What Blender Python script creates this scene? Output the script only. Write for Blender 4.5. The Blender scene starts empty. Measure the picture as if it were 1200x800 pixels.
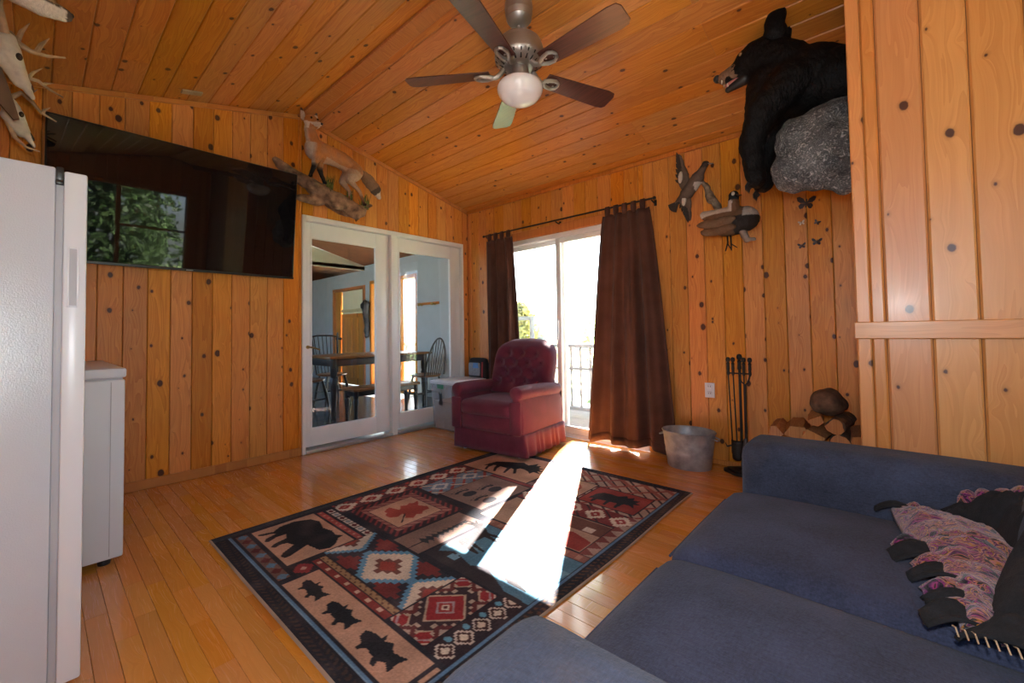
import bpy, bmesh, math, random
import numpy as np
from mathutils import Vector, Matrix, Euler, noise as mnoise
random.seed(7)
rng = np.random.RandomState(11)
PI = math.pi
S = bpy.context.scene
COL = S.collection

# ------------------------------------------------------------------ camera
def make_camera():
    yaw, pit, rol = .7323, .0306, -.0152
    fw = Vector((-math.sin(yaw)*math.cos(pit), math.cos(yaw)*math.cos(pit), math.sin(pit)))
    r = Vector((math.cos(yaw), math.sin(yaw), 0)); u = r.cross(fw)
    R = r*math.cos(rol)+u*math.sin(rol); U = -r*math.sin(rol)+u*math.cos(rol)
    M = Matrix((R, U, -fw)).transposed().to_4x4()
    M.translation = (3.8653, -3.5119, 1.0379)
    cd = bpy.data.cameras.new('camera'); cd.sensor_width = 36; cd.lens = 36*501.72/1200
    cd.shift_y = -26.6/1200; cd.clip_start = .02; cd.clip_end = 200
    o = bpy.data.objects.new('camera', cd); COL.objects.link(o); o.matrix_world = M
    S.camera = o
make_camera()
# ------------------------------------------------------------------ world, sun, lamps
w = bpy.data.worlds.new('sky'); S.world = w; w.use_nodes = True
nt = w.node_tree; nt.nodes.clear()
out = nt.nodes.new('ShaderNodeOutputWorld'); bg = nt.nodes.new('ShaderNodeBackground')
sky = nt.nodes.new('ShaderNodeTexSky'); sky.sky_type = 'HOSEK_WILKIE'; sky.turbidity = 4; sky.ground_albedo = .4
SUN = Vector((1.0, -2.12, -1.82)).normalized()          # direction the sunlight travels
sky.sun_direction = -SUN
bg.inputs['Strength'].default_value = 20.0
nt.links.new(sky.outputs[0], bg.inputs[0]); nt.links.new(bg.outputs[0], out.inputs[0])
ld = bpy.data.lights.new('sun', 'SUN'); ld.energy = 140; ld.angle = .009; ld.color = (1, .95, .87)
so = bpy.data.objects.new('sun', ld); COL.objects.link(so); so.rotation_euler = SUN.to_track_quat('-Z', 'Y').to_euler()
so.location = (-3, 8, 8)
fl = bpy.data.lights.new('camera_flash', 'POINT'); fl.energy = 40; fl.shadow_soft_size = .03; fl.color = (.95, .98, 1)
fo = bpy.data.objects.new('camera_flash', fl); COL.objects.link(fo); fo.location = (3.88, -3.50, 1.19)
S.view_settings.view_transform = 'Standard'; S.view_settings.look = 'None'
S.view_settings.exposure = 0.42; S.view_settings.gamma = 1; S.view_settings.use_curve_mapping = False

# ------------------------------------------------------------------ materials
class NT:
    def __init__(s, name):
        s.m = bpy.data.materials.new(name); s.m.use_nodes = True; s.t = s.m.node_tree
        s.b = s.t.nodes['Principled BSDF']; s.out = s.t.nodes['Material Output']
    def n(s, typ, **k):
        nd = s.t.nodes.new(typ)
        for a, v in k.items():
            if a.startswith('i_'):
                key = a[2:]; key = int(key) if key.isdigit() else key.replace('_', ' ')
                s.set(nd.inputs[key], v)
            else: setattr(nd, a, v)
        return nd
    def set(s, inp, v):
        if isinstance(v, bpy.types.NodeSocket): s.t.links.new(v, inp)
        else: inp.default_value = v
    def math(s, op, a, b=0., c=None, clamp=False):
        nd = s.t.nodes.new('ShaderNodeMath'); nd.operation = op; nd.use_clamp = clamp
        s.set(nd.inputs[0], a); s.set(nd.inputs[1], b)
        if c is not None: s.set(nd.inputs[2], c)
        return nd.outputs[0]
    def vec(s, op, a, b):
        nd = s.t.nodes.new('ShaderNodeVectorMath'); nd.operation = op
        s.set(nd.inputs[0], a); s.set(nd.inputs[1], b); return nd.outputs[0]
    def mix(s, f, a, b, blend='MIX'):
        nd = s.t.nodes.new('ShaderNodeMix'); nd.data_type = 'RGBA'; nd.blend_type = blend
        s.set(nd.inputs[0], f); s.set(nd.inputs[6], a); s.set(nd.inputs[7], b); return nd.outputs[2]
    def ramp(s, f, stops):
        nd = s.t.nodes.new('ShaderNodeValToRGB'); e = nd.color_ramp.elements
        while len(e) < len(stops): e.new(.5)
        for el, (p, c) in zip(e, stops): el.position = p; el.color = c if len(c) == 4 else (*c, 1)
        s.set(nd.inputs[0], f); return nd.outputs[0]
    def noise(s, v, scale, detail=3, rough=.55, dist=0.):
        nd = s.t.nodes.new('ShaderNodeTexNoise'); s.set(nd.inputs['Vector'], v)
        nd.inputs['Scale'].default_value = scale; nd.inputs['Detail'].default_value = detail
        nd.inputs['Roughness'].default_value = rough; nd.inputs['Distortion'].default_value = dist
        return nd.outputs[0]
    def obj(s): return s.t.nodes.new('ShaderNodeTexCoord').outputs['Object']
    def rand(s): return s.t.nodes.new('ShaderNodeObjectInfo').outputs['Random']
    def bump(s, h, strength=.3, dist=.01):
        nd = s.t.nodes.new('ShaderNodeBump'); nd.inputs['Strength'].default_value = strength
        nd.inputs['Distance'].default_value = dist; s.set(nd.inputs['Height'], h)
        s.set(s.b.inputs['Normal'], nd.outputs[0])
    def p(s, **k):
        for a, v in k.items(): s.set(s.b.inputs[a.replace('_', ' ')], v)

def c4(c): return (*c, 1) if len(c) == 3 else c

def plain(name, col, rough=.5, metal=0., var=.12, vs=6., bump=0., bs=200., coat=0., sheen=0., spec=.5, sss=0.):
    t = NT(name); o = t.obj()
    n = t.noise(o, vs, 4)
    d = tuple(max(0, x*(1-var*1.6)) for x in col); l = tuple(min(1, x*(1+var)) for x in col)
    t.p(Base_Color=t.ramp(n, [(.3, d), (.7, l)]), Roughness=rough, Metallic=metal)
    t.b.inputs['Coat Weight'].default_value = coat; t.b.inputs['Sheen Weight'].default_value = sheen
    t.b.inputs['Specular IOR Level'].default_value = spec
    if bump: t.bump(t.noise(o, bs, 3), bump, .004)
    return t.m

def pine(name, light, dark, knots=1., rough=.38, coat=.14, ringw=.55, tint=.16, grain=1., knot_col=(.075, .022, .008)):
    """varnished plank; local x runs across the plank and local y along it"""
    t = NT(name); o = t.obj(); rnd = t.rand()
    sep = t.n('ShaderNodeSeparateXYZ', i_0=o)
    off = t.math('MULTIPLY', rnd, 61.7)
    x = t.math('ADD', sep.outputs[0], t.math('MULTIPLY', rnd, 17.3)); y = t.math('ADD', sep.outputs[1], off)
    # knots
    kv = t.n('ShaderNodeCombineXYZ', i_0=t.math('MULTIPLY', x, 6.6), i_1=t.math('MULTIPLY', y, 4.8), i_2=off)
    vo = t.n('ShaderNodeTexVoronoi', voronoi_dimensions='2D', feature='F1'); t.set(vo.inputs['Vector'], kv.outputs[0]); vo.inputs['Scale'].default_value = 1.0
    sc = t.n('ShaderNodeSeparateColor'); t.set(sc.inputs[0], vo.outputs['Color'])
    wob = t.math('MULTIPLY', t.math('SUBTRACT', t.noise(o, 45, 2), .5), .05)
    d = t.math('ADD', vo.outputs['Distance'], wob)
    rad = t.math('MULTIPLY', t.math('SUBTRACT', sc.outputs[0], 1-.66*knots), .165)       # negative for most cells
    rad = t.math('MAXIMUM', rad, 0.)
    k = t.math('SUBTRACT', rad, d)
    kmask = t.math('MULTIPLY', k, 45., clamp=True)
    halo = t.math('MULTIPLY', t.math('ADD', k, .05), 12., clamp=True)
    halo = t.math('MULTIPLY', halo, t.math('GREATER_THAN', rad, .01))
    # grain bent round the knots
    bend = t.math('DIVIDE', .006, t.math('ADD', d, .12))
    gx = t.math('ADD', x, bend)
    gv = t.n('ShaderNodeCombineXYZ', i_0=t.math('MULTIPLY', gx, 22*grain), i_1=t.math('MULTIPLY', y, 1.1*grain), i_2=off)
    g1 = t.noise(gv.outputs[0], 1.0, 2, .5, .6)
    rings = t.math('FRACT', t.math('MULTIPLY', g1, 7.))
    fv = t.n('ShaderNodeCombineXYZ', i_0=t.math('MULTIPLY', gx, 260*grain), i_1=t.math('MULTIPLY', y, 5.), i_2=off)
    g2 = t.noise(fv.outputs[0], 1.0, 3)
    f = t.math('ADD', t.math('MULTIPLY', rings, ringw), t.math('MULTIPLY', g2, .5))
    col = t.ramp(f, [(.15, light), (.85, dark)])
    lo = t.noise(gv.outputs[0], .35, 2)
    col = t.mix(t.math('MULTIPLY', lo, .35), col, c4(dark))
    col = t.mix(t.math('MULTIPLY', halo, .55), col, c4(tuple(a*.55 for a in dark)))
    col = t.mix(kmask, col, c4(knot_col))
    hs = t.n('ShaderNodeHueSaturation'); t.set(hs.inputs['Color'], col)
    r2 = t.math('FRACT', t.math('MULTIPLY', rnd, 13.7))
    t.set(hs.inputs['Value'], t.math('ADD', 1-tint, t.math('MULTIPLY', r2, 2*tint)))
    t.set(hs.inputs['Saturation'], t.math('ADD', .94, t.math('MULTIPLY', rnd, .1)))
    t.set(hs.inputs['Hue'], t.math('ADD', .494, t.math('MULTIPLY', t.math('FRACT', t.math('MULTIPLY', rnd, 5.1)), .012)))
    t.p(Base_Color=hs.outputs[0], Roughness=t.math('ADD', rough, t.math('MULTIPLY', g2, .12)))
    t.b.inputs['Specular IOR Level'].default_value = .32; t.b.inputs['Coat Weight'].default_value = coat; t.b.inputs['Coat Roughness'].default_value = max(.07, rough*1.3-.18)
    t.bump(f, .06, .004)
    return t.m

def fabric(name, col, rough=.95, weave=900., var=.2, sheen=.3, stain=0., bump=.35):
    t = NT(name); o = t.obj()
    a = t.noise(o, 7, 4); b = t.noise(t.vec('MULTIPLY', o, (weave, weave*.35, weave)), 1., 2); b2 = t.noise(t.vec('MULTIPLY', o, (weave*.35, weave, weave)), 1., 2)
    n = t.math('ADD', t.math('MULTIPLY', a, .45), t.math('MULTIPLY', t.math('ADD', b, b2), .28))
    cl = t.ramp(n, [(.25, tuple(x*(1-var*1.8) for x in col)), (.75, tuple(min(1, x*(1+var*1.6)) for x in col))])
    if stain:
        sm = t.math('MULTIPLY', t.math('SUBTRACT', t.noise(o, 3.1, 4), .56), 5., clamp=True)
        cl = t.mix(t.math('MULTIPLY', sm, stain), cl, (.105, .07, .04, 1))
    t.p(Base_Color=cl, Roughness=rough); t.b.inputs['Sheen Weight'].default_value = sheen
    t.b.inputs['Sheen Roughness'].default_value = .6
    t.b.inputs['Specular IOR Level'].default_value = .2
    t.bump(t.math('ADD', b, b2), bump, .002); return t.m

def vcol(name, rough=.9, bs=300., bump=.3, sheen=0., stretch=(1, 1, 1), var=.25, spec=.3):
    t = NT(name); o = t.obj()
    a = t.n('ShaderNodeAttribute', attribute_name='Col')
    n = t.noise(t.vec('MULTIPLY', o, stretch), bs, 3)
    g = t.math('ADD', 1-var, t.math('MULTIPLY', n, 2*var))
    t.p(Base_Color=t.mix(1., a.outputs['Color'], t.n('ShaderNodeCombineColor', i_0=g, i_1=g, i_2=g).outputs[0], 'MULTIPLY'), Roughness=rough)
    t.b.inputs['Sheen Weight'].default_value = sheen; t.b.inputs['Specular IOR Level'].default_value = spec
    t.bump(n, bump, .006); return t.m

def glass(name, tint=(1, 1, 1), ior=1.5, boost=1.0):
    t = NT(name); t.t.nodes.remove(t.b)
    tr = t.n('ShaderNodeBsdfTransparent', i_Color=c4(tint)); gl = t.n('ShaderNodeBsdfGlossy', i_Roughness=.005)
    ge = t.n('ShaderNodeNewGeometry')
    dt = t.n('ShaderNodeVectorMath', operation='DOT_PRODUCT', i_0=ge.outputs['Incoming'], i_1=ge.outputs['Normal'])
    k = t.math('POWER', t.math('SUBTRACT', 1., t.math('ABSOLUTE', dt.outputs['Value'])), 5.)
    wv = t.math('MULTIPLY_ADD', k, .96, .04*boost, clamp=True)
    mx = t.n('ShaderNodeMixShader'); t.set(mx.inputs[0], wv); t.set(mx.inputs[1], tr.outputs[0]); t.set(mx.inputs[2], gl.outputs[0])
    t.t.links.new(mx.outputs[0], t.out.inputs[0]); return t.m

PINE_L = (.68, .288, .048); PINE_D = (.48, .158, .020)
M = {}
M['pine_wall'] = pine('pine_wall', PINE_L, PINE_D, 1.18)
M['pine_ceil'] = pine('pine_ceiling', (.62, .262, .050), (.44, .148, .024), .95, rough=.3, coat=.3, tint=.09)
M['pine_pier'] = pine('pine_pier', (.62, .265, .062), (.46, .165, .030), 1.0, rough=.28, coat=.1, tint=.06, grain=.8, ringw=.34)
M['pine_trim'] = pine('pine_trim', (.58, .225, .042), (.42, .135, .022), .3, tint=.05)
M['floor'] = pine('floor_maple', (.68, .30, .062), (.54, .205, .034), 0., rough=.2, coat=.6, tint=.11, grain=1.3, ringw=.28)
M['back'] = plain('backing', (.16, .06, .02), .8)
M['gyp'] = plain('painted_wall', (.42, .46, .47), .8, var=.04)
M['white_trim'] = plain('white_trim', (.80, .80, .78), .35, var=.02)
M['glass'] = glass('clear_glass')
M['screen'] = plain('tv_screen', (.006, .006, .007), .025, var=.0, spec=.42)
M['blackp'] = plain('black_plastic', (.012, .012, .013), .35, var=.05)
M['white_app'] = plain('white_enamel', (.54, .58, .65), .24, var=.015, bump=.22, bs=260, spec=.7)
M['white_smooth'] = plain('white_plastic', (.66, .69, .74), .3, var=.01)
M['gasket'] = plain('grey_gasket', (.42, .43, .47), .6, var=.05)
M['plum'] = fabric('plum_velvet', (.125, .017, .036), .8, 300, .28, sheen=.12, bump=.35)
M['denim'] = fabric('blue_upholstery', (.034, .039, .070), .95, 260, .42, sheen=.05, stain=.12, bump=.8)
M['denim_arm'] = fabric('blue_grey_upholstery', (.038, .043, .066), .95, 260, .42, sheen=.05, stain=.5, bump=.8)
M['nickel'] = plain('brushed_pewter', (.40, .385, .36), .38, .75, var=.08)
M['dark_iron'] = plain('black_iron', (.015, .014, .013), .5, .3, var=.3, bump=.2, bs=90)
M['galv'] = plain('galvanised_steel', (.37, .385, .39), .45, .35, var=.22, vs=14, bump=.06, bs=60)
M['brass'] = plain('brass', (.45, .28, .09), .3, 1.)
M['globe'] = plain('opal_glass', (.93, .94, .96), .18, var=.01, coat=.4)
M['bone'] = plain('bone', (.62, .55, .45), .6, var=.18, vs=14, bump=.3, bs=60)
M['antler'] = plain('antler', (.42, .28, .16), .55, var=.45, vs=9, bump=.3, bs=80)
M['drift'] = pine('driftwood', (.30, .18, .10), (.15, .085, .045), .6, rough=.8, coat=0, tint=.02, grain=1.6)
M['moss'] = plain('moss', (.11, .14, .03), .95, var=.5, vs=30, bump=.6)
M['dining_wood'] = pine('dark_table_wood', (.26, .11, .035), (.15, .055, .015), 0, rough=.3, tint=.03)
M['black_paint'] = plain('black_paint', (.018, .017, .016), .35, var=.2)
M['slate'] = plain('slate_floor', (.07, .085, .09), .22, var=.25, vs=3)
M['deck'] = pine('deck_boards', (.42, .36, .30), (.30, .25, .20), 0, rough=.8, coat=0, tint=.06)
M['rail'] = plain('railing_paint', (.27, .28, .29), .6, var=.1)
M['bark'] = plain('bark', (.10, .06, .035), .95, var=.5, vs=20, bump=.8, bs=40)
M['split'] = pine('split_wood', (.50, .26, .10), (.32, .14, .05), 0, rough=.8, coat=0, tint=.12, grain=2)
M['eye'] = plain('glass_eye', (.02, .012, .006), .05, var=.0, coat=1)
M['amber_eye'] = plain('amber_eye', (.16, .085, .03), .08, var=.3, vs=90, coat=1)
M['black_nose'] = plain('black_nose', (.012, .011, .011), .4)
M['tongue'] = plain('tongue', (.52, .20, .19), .35)
M['teeth'] = plain('teeth', (.75, .68, .52), .35)
M['red'] = plain('red_strap', (.35, .05, .06), .8)
M['pewter_dk'] = plain('dark_pewter', (.10, .085, .085), .4, .8, var=.3)

def curtain_mat():
    t = NT('brown_suede'); o = t.obj(); n = t.noise(o, 5, 4); n2 = t.noise(o, 160, 2)
    c = t.ramp(t.math('ADD', t.math('MULTIPLY', n, .8), t.math('MULTIPLY', n2, .2)), [(.3, (.060, .025, .017)), (.7, (.115, .050, .034))])
    t.p(Base_Color=c, Roughness=.9); t.b.inputs['Sheen Weight'].default_value = .08
    t.b.inputs['Specular IOR Level'].default_value = .2
    tl = t.n('ShaderNodeBsdfTranslucent', i_Color=(.15, .068, .040, 1))
    mx = t.n('ShaderNodeMixShader', i_0=.13); t.t.links.new(t.b.outputs[0], mx.inputs[1]); t.t.links.new(tl.outputs[0], mx.inputs[2])
    t.t.links.new(mx.outputs[0], t.out.inputs[0]); return t.m
M['curtain'] = curtain_mat()

def tote_mat():
    t = NT('milky_plastic'); t.p(Base_Color=(.78, .80, .82, 1), Roughness=.25)
    tr = t.n('ShaderNodeBsdfTransparent', i_Color=(.86, .88, .9, 1)); n = t.noise(t.obj(), 9, 2)
    mx = t.n('ShaderNodeMixShader'); t.set(mx.inputs[0], t.math('ADD', .74, t.math('MULTIPLY', n, .08)))
    t.t.links.new(t.b.outputs[0], mx.inputs[1]); t.t.links.new(tr.outputs[0], mx.inputs[2]); t.t.links.new(mx.outputs[0], t.out.inputs[0]); return t.m
M['tote'] = tote_mat()

def blade_mat():
    t = NT('fan_blade_walnut'); o = t.obj()
    g = t.noise(t.vec('MULTIPLY', o, (4, 70, 10)), 1., 3, .6, .8)
    t.p(Base_Color=t.ramp(g, [(.3, (.045, .013, .009)), (.7, (.105, .032, .022))]), Roughness=.3)
    t.b.inputs['Coat Weight'].default_value = .2; t.b.inputs['Coat Roughness'].default_value = .25; return t.m
M['blade'] = blade_mat()

def rock_mat():
    t = NT('painted_faux_rock'); o = t.obj()
    n = t.noise(o, 9, 6, .65); v = t.n('ShaderNodeTexNoise'); t.set(v.inputs['Vector'], o); v.inputs['Scale'].default_value = 42; v.inputs['Detail'].default_value = 4; v.inputs['Distortion'].default_value = 1.6
    r = t.math('ABSOLUTE', t.math('SUBTRACT', v.outputs[0], .5))
    f = t.math('ADD', t.math('MULTIPLY', n, .6), t.math('MULTIPLY', r, 2.2))
    t.p(Base_Color=t.ramp(f, [(.25, (.035, .038, .042)), (.5, (.17, .18, .185)), (.8, (.50, .50, .49))]), Roughness=.85)
    t.bump(f, .8, .02); return t.m
M['rock'] = rock_mat()

def fur_mat(name, col, var=.5):
    t = NT(name); o = t.obj(); n = t.noise(t.vec('MULTIPLY', o, (90, 90, 30)), 1., 4, .6)
    t.p(Base_Color=t.ramp(n, [(.3, tuple(c*(1-var) for c in col)), (.75, tuple(c*(1+var) for c in col))]), Roughness=.6)
    t.b.inputs['Specular IOR Level'].default_value = .15; t.bump(n, .7, .012); return t.m
M['bear'] = fur_mat('black_bear_fur', (.0042, .004, .0044))
M['fur_col'] = vcol('coloured_fur', .85, 1, .6, 0., (110, 110, 45), .3)
M['feather'] = vcol('coloured_feathers', .7, 1, .5, 0., (90, 90, 60), .25)
M['rug'] = vcol('printed_rug', .95, 700, .35, 0., (1, 1, 1), .22, .15)

def blanket_mat():
    t = NT('fleece_print'); o = t.obj()
    w1 = t.n('ShaderNodeTexNoise'); t.set(w1.inputs['Vector'], t.vec('MULTIPLY', o, (17, 36, 20))); w1.inputs['Scale'].default_value = 1.; w1.inputs['Detail'].default_value = 2; w1.inputs['Distortion'].default_value = 1.8
    c = t.ramp(w1.outputs[0], [(.36, (.006, .004, .006)), (.395, (.12, .010, .09)), (.425, (.30, .035, .13)), (.45, (.006, .004, .006)), (.475, (.38, .15, .015)), (.495, (.30, .14, .14)), (.515, (.12, .010, .07)), (.54, (.006, .004, .006)), (.57, (.34, .11, .15)), (.595, (.38, .14, .015)), (.63, (.010, .005, .008))])
    t.p(Base_Color=c, Roughness=1.); t.b.inputs['Sheen Weight'].default_value = .3; t.bump(t.noise(o, 300, 2), .5, .004); return t.m
M['fleece'] = blanket_mat()
M['fleece_black'] = plain('black_fleece', (.010, .009, .010), 1., var=.3, vs=40, bump=.5, bs=250)

def leaf_mat(name, c):
    t = NT(name); r = t.noise(t.obj(), 1.3, 3)
    t.p(Base_Color=t.ramp(r, [(.3, tuple(x*.6 for x in c)), (.7, tuple(min(1, x*1.4) for x in c))]), Roughness=.6)
    tl = t.n('ShaderNodeBsdfTranslucent', i_Color=c4(tuple(min(1, x*1.5) for x in c)))
    mx = t.n('ShaderNodeMixShader', i_0=.6); t.t.links.new(t.b.outputs[0], mx.inputs[1]); t.t.links.new(tl.outputs[0], mx.inputs[2])
    t.t.links.new(mx.outputs[0], t.out.inputs[0]); return t.m
M['leaf'] = leaf_mat('leaves', (.30, .42, .20)); M['leaf2'] = leaf_mat('yellow_leaves', (.48, .46, .27)); M['leaf3'] = leaf_mat('dark_leaves', (.075, .12, .045))
M['gravel'] = plain('bounce_gravel', (.30, .275, .25), .95, var=.3, vs=4, bump=.3)
M['grass'] = plain('lawn', (.14, .20, .06), .95, var=.35, vs=2)

# ------------------------------------------------------------------ mesh helpers
def tag(o, label=None, cat=None, group=None, kind=None):
    if label: o['label'] = label
    if cat: o['category'] = cat
    if group: o['group'] = group
    if kind: o['kind'] = kind
    return o
ORG = {}
def empty(name, loc=(0, 0, 0), rz=0., label=None, cat=None, group=None):
    o = bpy.data.objects.new(name, None); COL.objects.link(o); o.location = loc; o.rotation_euler = (0, 0, rz)
    o.empty_display_size = .05
    return tag(o, label, cat, group)

class MB:
    def __init__(s): s.v = []; s.f = []; s.sm = True
    def add(s, vs, fs):
        k = len(s.v); s.v += [tuple(v) for v in vs]; s.f += [tuple(i+k for i in f) for f in fs]; return s
    def box(s, lo, hi, mat=None):
        (x0, y0, z0), (x1, y1, z1) = lo, hi
        vs = [(x, y, z) for x in (x0, x1) for y in (y0, y1) for z in (z0, z1)]
        if mat: vs = [mat @ Vector(v) for v in vs]
        return s.add(vs, [(0, 1, 3, 2), (4, 6, 7, 5), (0, 4, 5, 1), (2, 3, 7, 6), (0, 2, 6, 4), (1, 5, 7, 3)])
    def bbox(s, lo, hi, b=.005, seg=2, mat=None):
        bm = bmesh.new(); bmesh.ops.create_cube(bm, size=1)
        d = [hi[i]-lo[i] for i in range(3)]; c = [(hi[i]+lo[i])/2 for i in range(3)]
        for v in bm.verts: v.co = Vector((v.co.x*d[0]+c[0], v.co.y*d[1]+c[1], v.co.z*d[2]+c[2]))
        bmesh.ops.bevel(bm, geom=list(bm.edges), offset=min(b, min(d)*.49), segments=seg, affect='EDGES', profile=.5)
        s.bm(bm, mat); return s
    def bm(s, bm, mat=None):
        bm.verts.index_update()
        s.add([(mat @ v.co if mat else v.co.copy()) for v in bm.verts], [[v.index for v in f.verts] for f in bm.faces]); bm.free(); return s
    def tube(s, pts, rad, seg=10, caps=True, flat=None):
        pts = [Vector(p) for p in pts]; n = len(pts)
        if not hasattr(rad, '__len__'): rad = [rad]*n
        vs = []; fs = []; prev = None
        for i, p in enumerate(pts):
            t = (pts[min(i+1, n-1)]-pts[max(i-1, 0)])
            t = t.normalized() if t.length > 1e-9 else Vector((0, 0, 1))
            if prev is None:
                a = Vector((0, 0, 1)) if abs(t.z) < .9 else Vector((1, 0, 0)); x = t.cross(a).normalized()
            else:
                x = prev - t*prev.dot(t); x = x.normalized() if x.length > 1e-6 else t.orthogonal().normalized()
            prev = x; y = t.cross(x)
            fy = 1. if flat is None else flat
            for j in range(seg):
                a = 2*PI*j/seg; vs.append(p+(x*math.cos(a)+y*math.sin(a)*fy)*rad[i])
        for i in range(n-1):
            for j in range(seg):
                a = i*seg+j; b = i*seg+(j+1) % seg; fs.append((a, b, b+seg, a+seg))
        if caps: fs.append(tuple(range(seg))[::-1]); fs.append(tuple(range((n-1)*seg, n*seg)))
        return s.add(vs, fs)
    def lathe(s, prof, seg=24, mat=None, sx=1., sy=1.):
        vs = []; fs = []; n = len(prof)
        for r, z in prof:
            for j in range(seg):
                a = 2*PI*j/seg; v = Vector((r*math.cos(a)*sx, r*math.sin(a)*sy, z)); vs.append(mat @ v if mat else v)
        for i in range(n-1):
            for j in range(seg):
                a = i*seg+j; b = i*seg+(j+1) % seg; fs.append((a, b, b+seg, a+seg))
        if prof[0][0] > 1e-6: fs.append(tuple(range(seg))[::-1])
        if prof[-1][0] > 1e-6: fs.append(tuple(range((n-1)*seg, n*seg)))
        return s.add(vs, fs)
    def ball(s, c, r, seg=12, rings=8, mat=None):
        if not hasattr(r, '__len__'): r = (r, r, r)
        bm = bmesh.new(); bmesh.ops.create_uvsphere(bm, u_segments=seg, v_segments=rings, radius=1)
        T = Matrix.Translation(c) @ (mat or Matrix()) @ Matrix.Diagonal((*r, 1)); return s.bm(bm, T)
    def prism(s, poly, d, mat):
        """poly in local xy, extruded to local z = 0..d"""
        n = len(poly); vs = [mat @ Vector((x, y, 0)) for x, y in poly]+[mat @ Vector((x, y, d)) for x, y in poly]
        fs = [tuple(range(n))[::-1], tuple(range(n, 2*n))]+[(i, (i+1) % n, (i+1) % n+n, i+n) for i in range(n)]
        return s.add(vs, fs)
    def grid(s, nu, nv, fn):
        vs = [fn(i/(nu-1), j/(nv-1)) for j in range(nv) for i in range(nu)]
        fs = [(j*nu+i, j*nu+i+1, (j+1)*nu+i+1, (j+1)*nu+i) for j in range(nv-1) for i in range(nu-1)]
        return s.add(vs, fs)
    def build(s, name, mat, parent=None, org=None, smooth=True, kind=None, label=None, solid=0., cols=None, ang=.6):
        """verts are in the frame of `org` (world for things built in place); stored relative to org"""
        if org is None: org = ORG.get(parent.name if parent else None, Vector((0, 0, 0)))
        me = bpy.data.meshes.new(name); ox, oy, oz = org
        me.from_pydata([(v[0]-ox, v[1]-oy, v[2]-oz) for v in s.v], [], s.f)
        bm = bmesh.new(); bm.from_mesh(me); bmesh.ops.recalc_face_normals(bm, faces=bm.faces); bm.to_mesh(me); bm.free()
        me.materials.append(mat)
        if smooth:
            me.shade_smooth(); me.set_sharp_from_angle(angle=ang)
        if cols is not None:
            at = me.color_attributes.new('Col', 'FLOAT_COLOR', 'POINT')
            at.data.foreach_set('color', np.c_[np.asarray(cols), np.ones(len(me.vertices))].astype('f').ravel())
        o = bpy.data.objects.new(name, me); COL.objects.link(o)
        if parent: o.parent = parent; ORG[o.name] = Vector(org)
        else: o.location = org
        if solid:
            md = o.modifiers.new('thickness', 'SOLIDIFY'); md.thickness = solid; md.offset = 0
        return tag(o, label, None, None, kind)

def thing(name, loc, label, cat, group=None, rz=0., local=False):
    o = empty(name, loc, rz, label, cat, group); ORG[o.name] = Vector((0, 0, 0)) if local else Vector(loc); return o
def solo(mb, name, mat, loc, label, cat, group=None, **k):
    o = mb.build(name, mat, None, Vector(loc), **k); ORG[o.name] = Vector(loc); return tag(o, label, cat, group)
def struct(mb, name, mat, parent=None, **k):
    o = mb.build(name, mat, parent, **k)
    if parent is None: o['kind'] = 'structure'
    ORG.setdefault(o.name, Vector((0, 0, 0))); return o

def copy_tree(o, parent=None):
    c = o.copy(); COL.objects.link(c)
    if parent: c.parent = parent
    for ch in list(o.children): copy_tree(ch, c)
    return c

def blob(parts, voxel, smooth=3, disp=0., dscale=20., colf=None, seg=14):
    """parts: ('c',p0,p1,r0,r1) capsule | ('e',centre,(rx,ry,rz),Matrix or None) -> one continuous surface"""
    mb = MB()
    for p in parts:
        if p[0] == 'c':
            a, b = Vector(p[1]), Vector(p[2]); ra, rb = p[3], p[4]; d = b-a; L = d.length; u = d/L if L else Vector((0, 0, 1))
            pts = []; rr = []
            for k in range(5): th = PI/2*(1-k/5); pts.append(a-u*ra*math.sin(th)); rr.append(max(ra*math.cos(th), .001))
            for k in range(7): f = k/6; pts.append(a+d*f); rr.append(ra+(rb-ra)*f)
            for k in range(1, 6): th = PI/2*k/5; pts.append(b+u*rb*math.sin(th)); rr.append(max(rb*math.cos(th), .001))
            mb.tube(pts, rr, seg)
        else: mb.ball(p[1], p[2], seg, 10, p[3] if len(p) > 3 else None)
    me = bpy.data.meshes.new('t'); me.from_pydata(mb.v, [], mb.f)
    bm = bmesh.new(); bm.from_mesh(me); bmesh.ops.recalc_face_normals(bm, faces=bm.faces); bm.to_mesh(me); bm.free()
    o = bpy.data.objects.new('t', me); COL.objects.link(o)
    r = o.modifiers.new('r', 'REMESH'); r.mode = 'VOXEL'; r.voxel_size = voxel
    sm = o.modifiers.new('s', 'SMOOTH'); sm.iterations = smooth; sm.factor = .5
    dg = bpy.context.evaluated_depsgraph_get(); ev = o.evaluated_get(dg); m2 = bpy.data.meshes.new_from_object(ev)
    res = MB(); nv = [v.normal.copy() for v in m2.vertices]
    vs = []
    for v, n in zip(m2.vertices, nv):
        c = v.co.copy()
        if disp: c += n*disp*(mnoise.noise(c*dscale)+.5*mnoise.noise(c*dscale*2.3))
        vs.append(c)
    res.add(vs, [tuple(p.vertices) for p in m2.polygons])
    bpy.data.objects.remove(o); bpy.data.meshes.remove(me); bpy.data.meshes.remove(m2)
    if colf: res.cols = [colf(Vector(v)) for v in vs]
    return res

def rot_to(d, up=(0, 0, 1)):
    d = Vector(d).normalized(); return d.to_track_quat('Z', 'Y').to_matrix().to_4x4()

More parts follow.
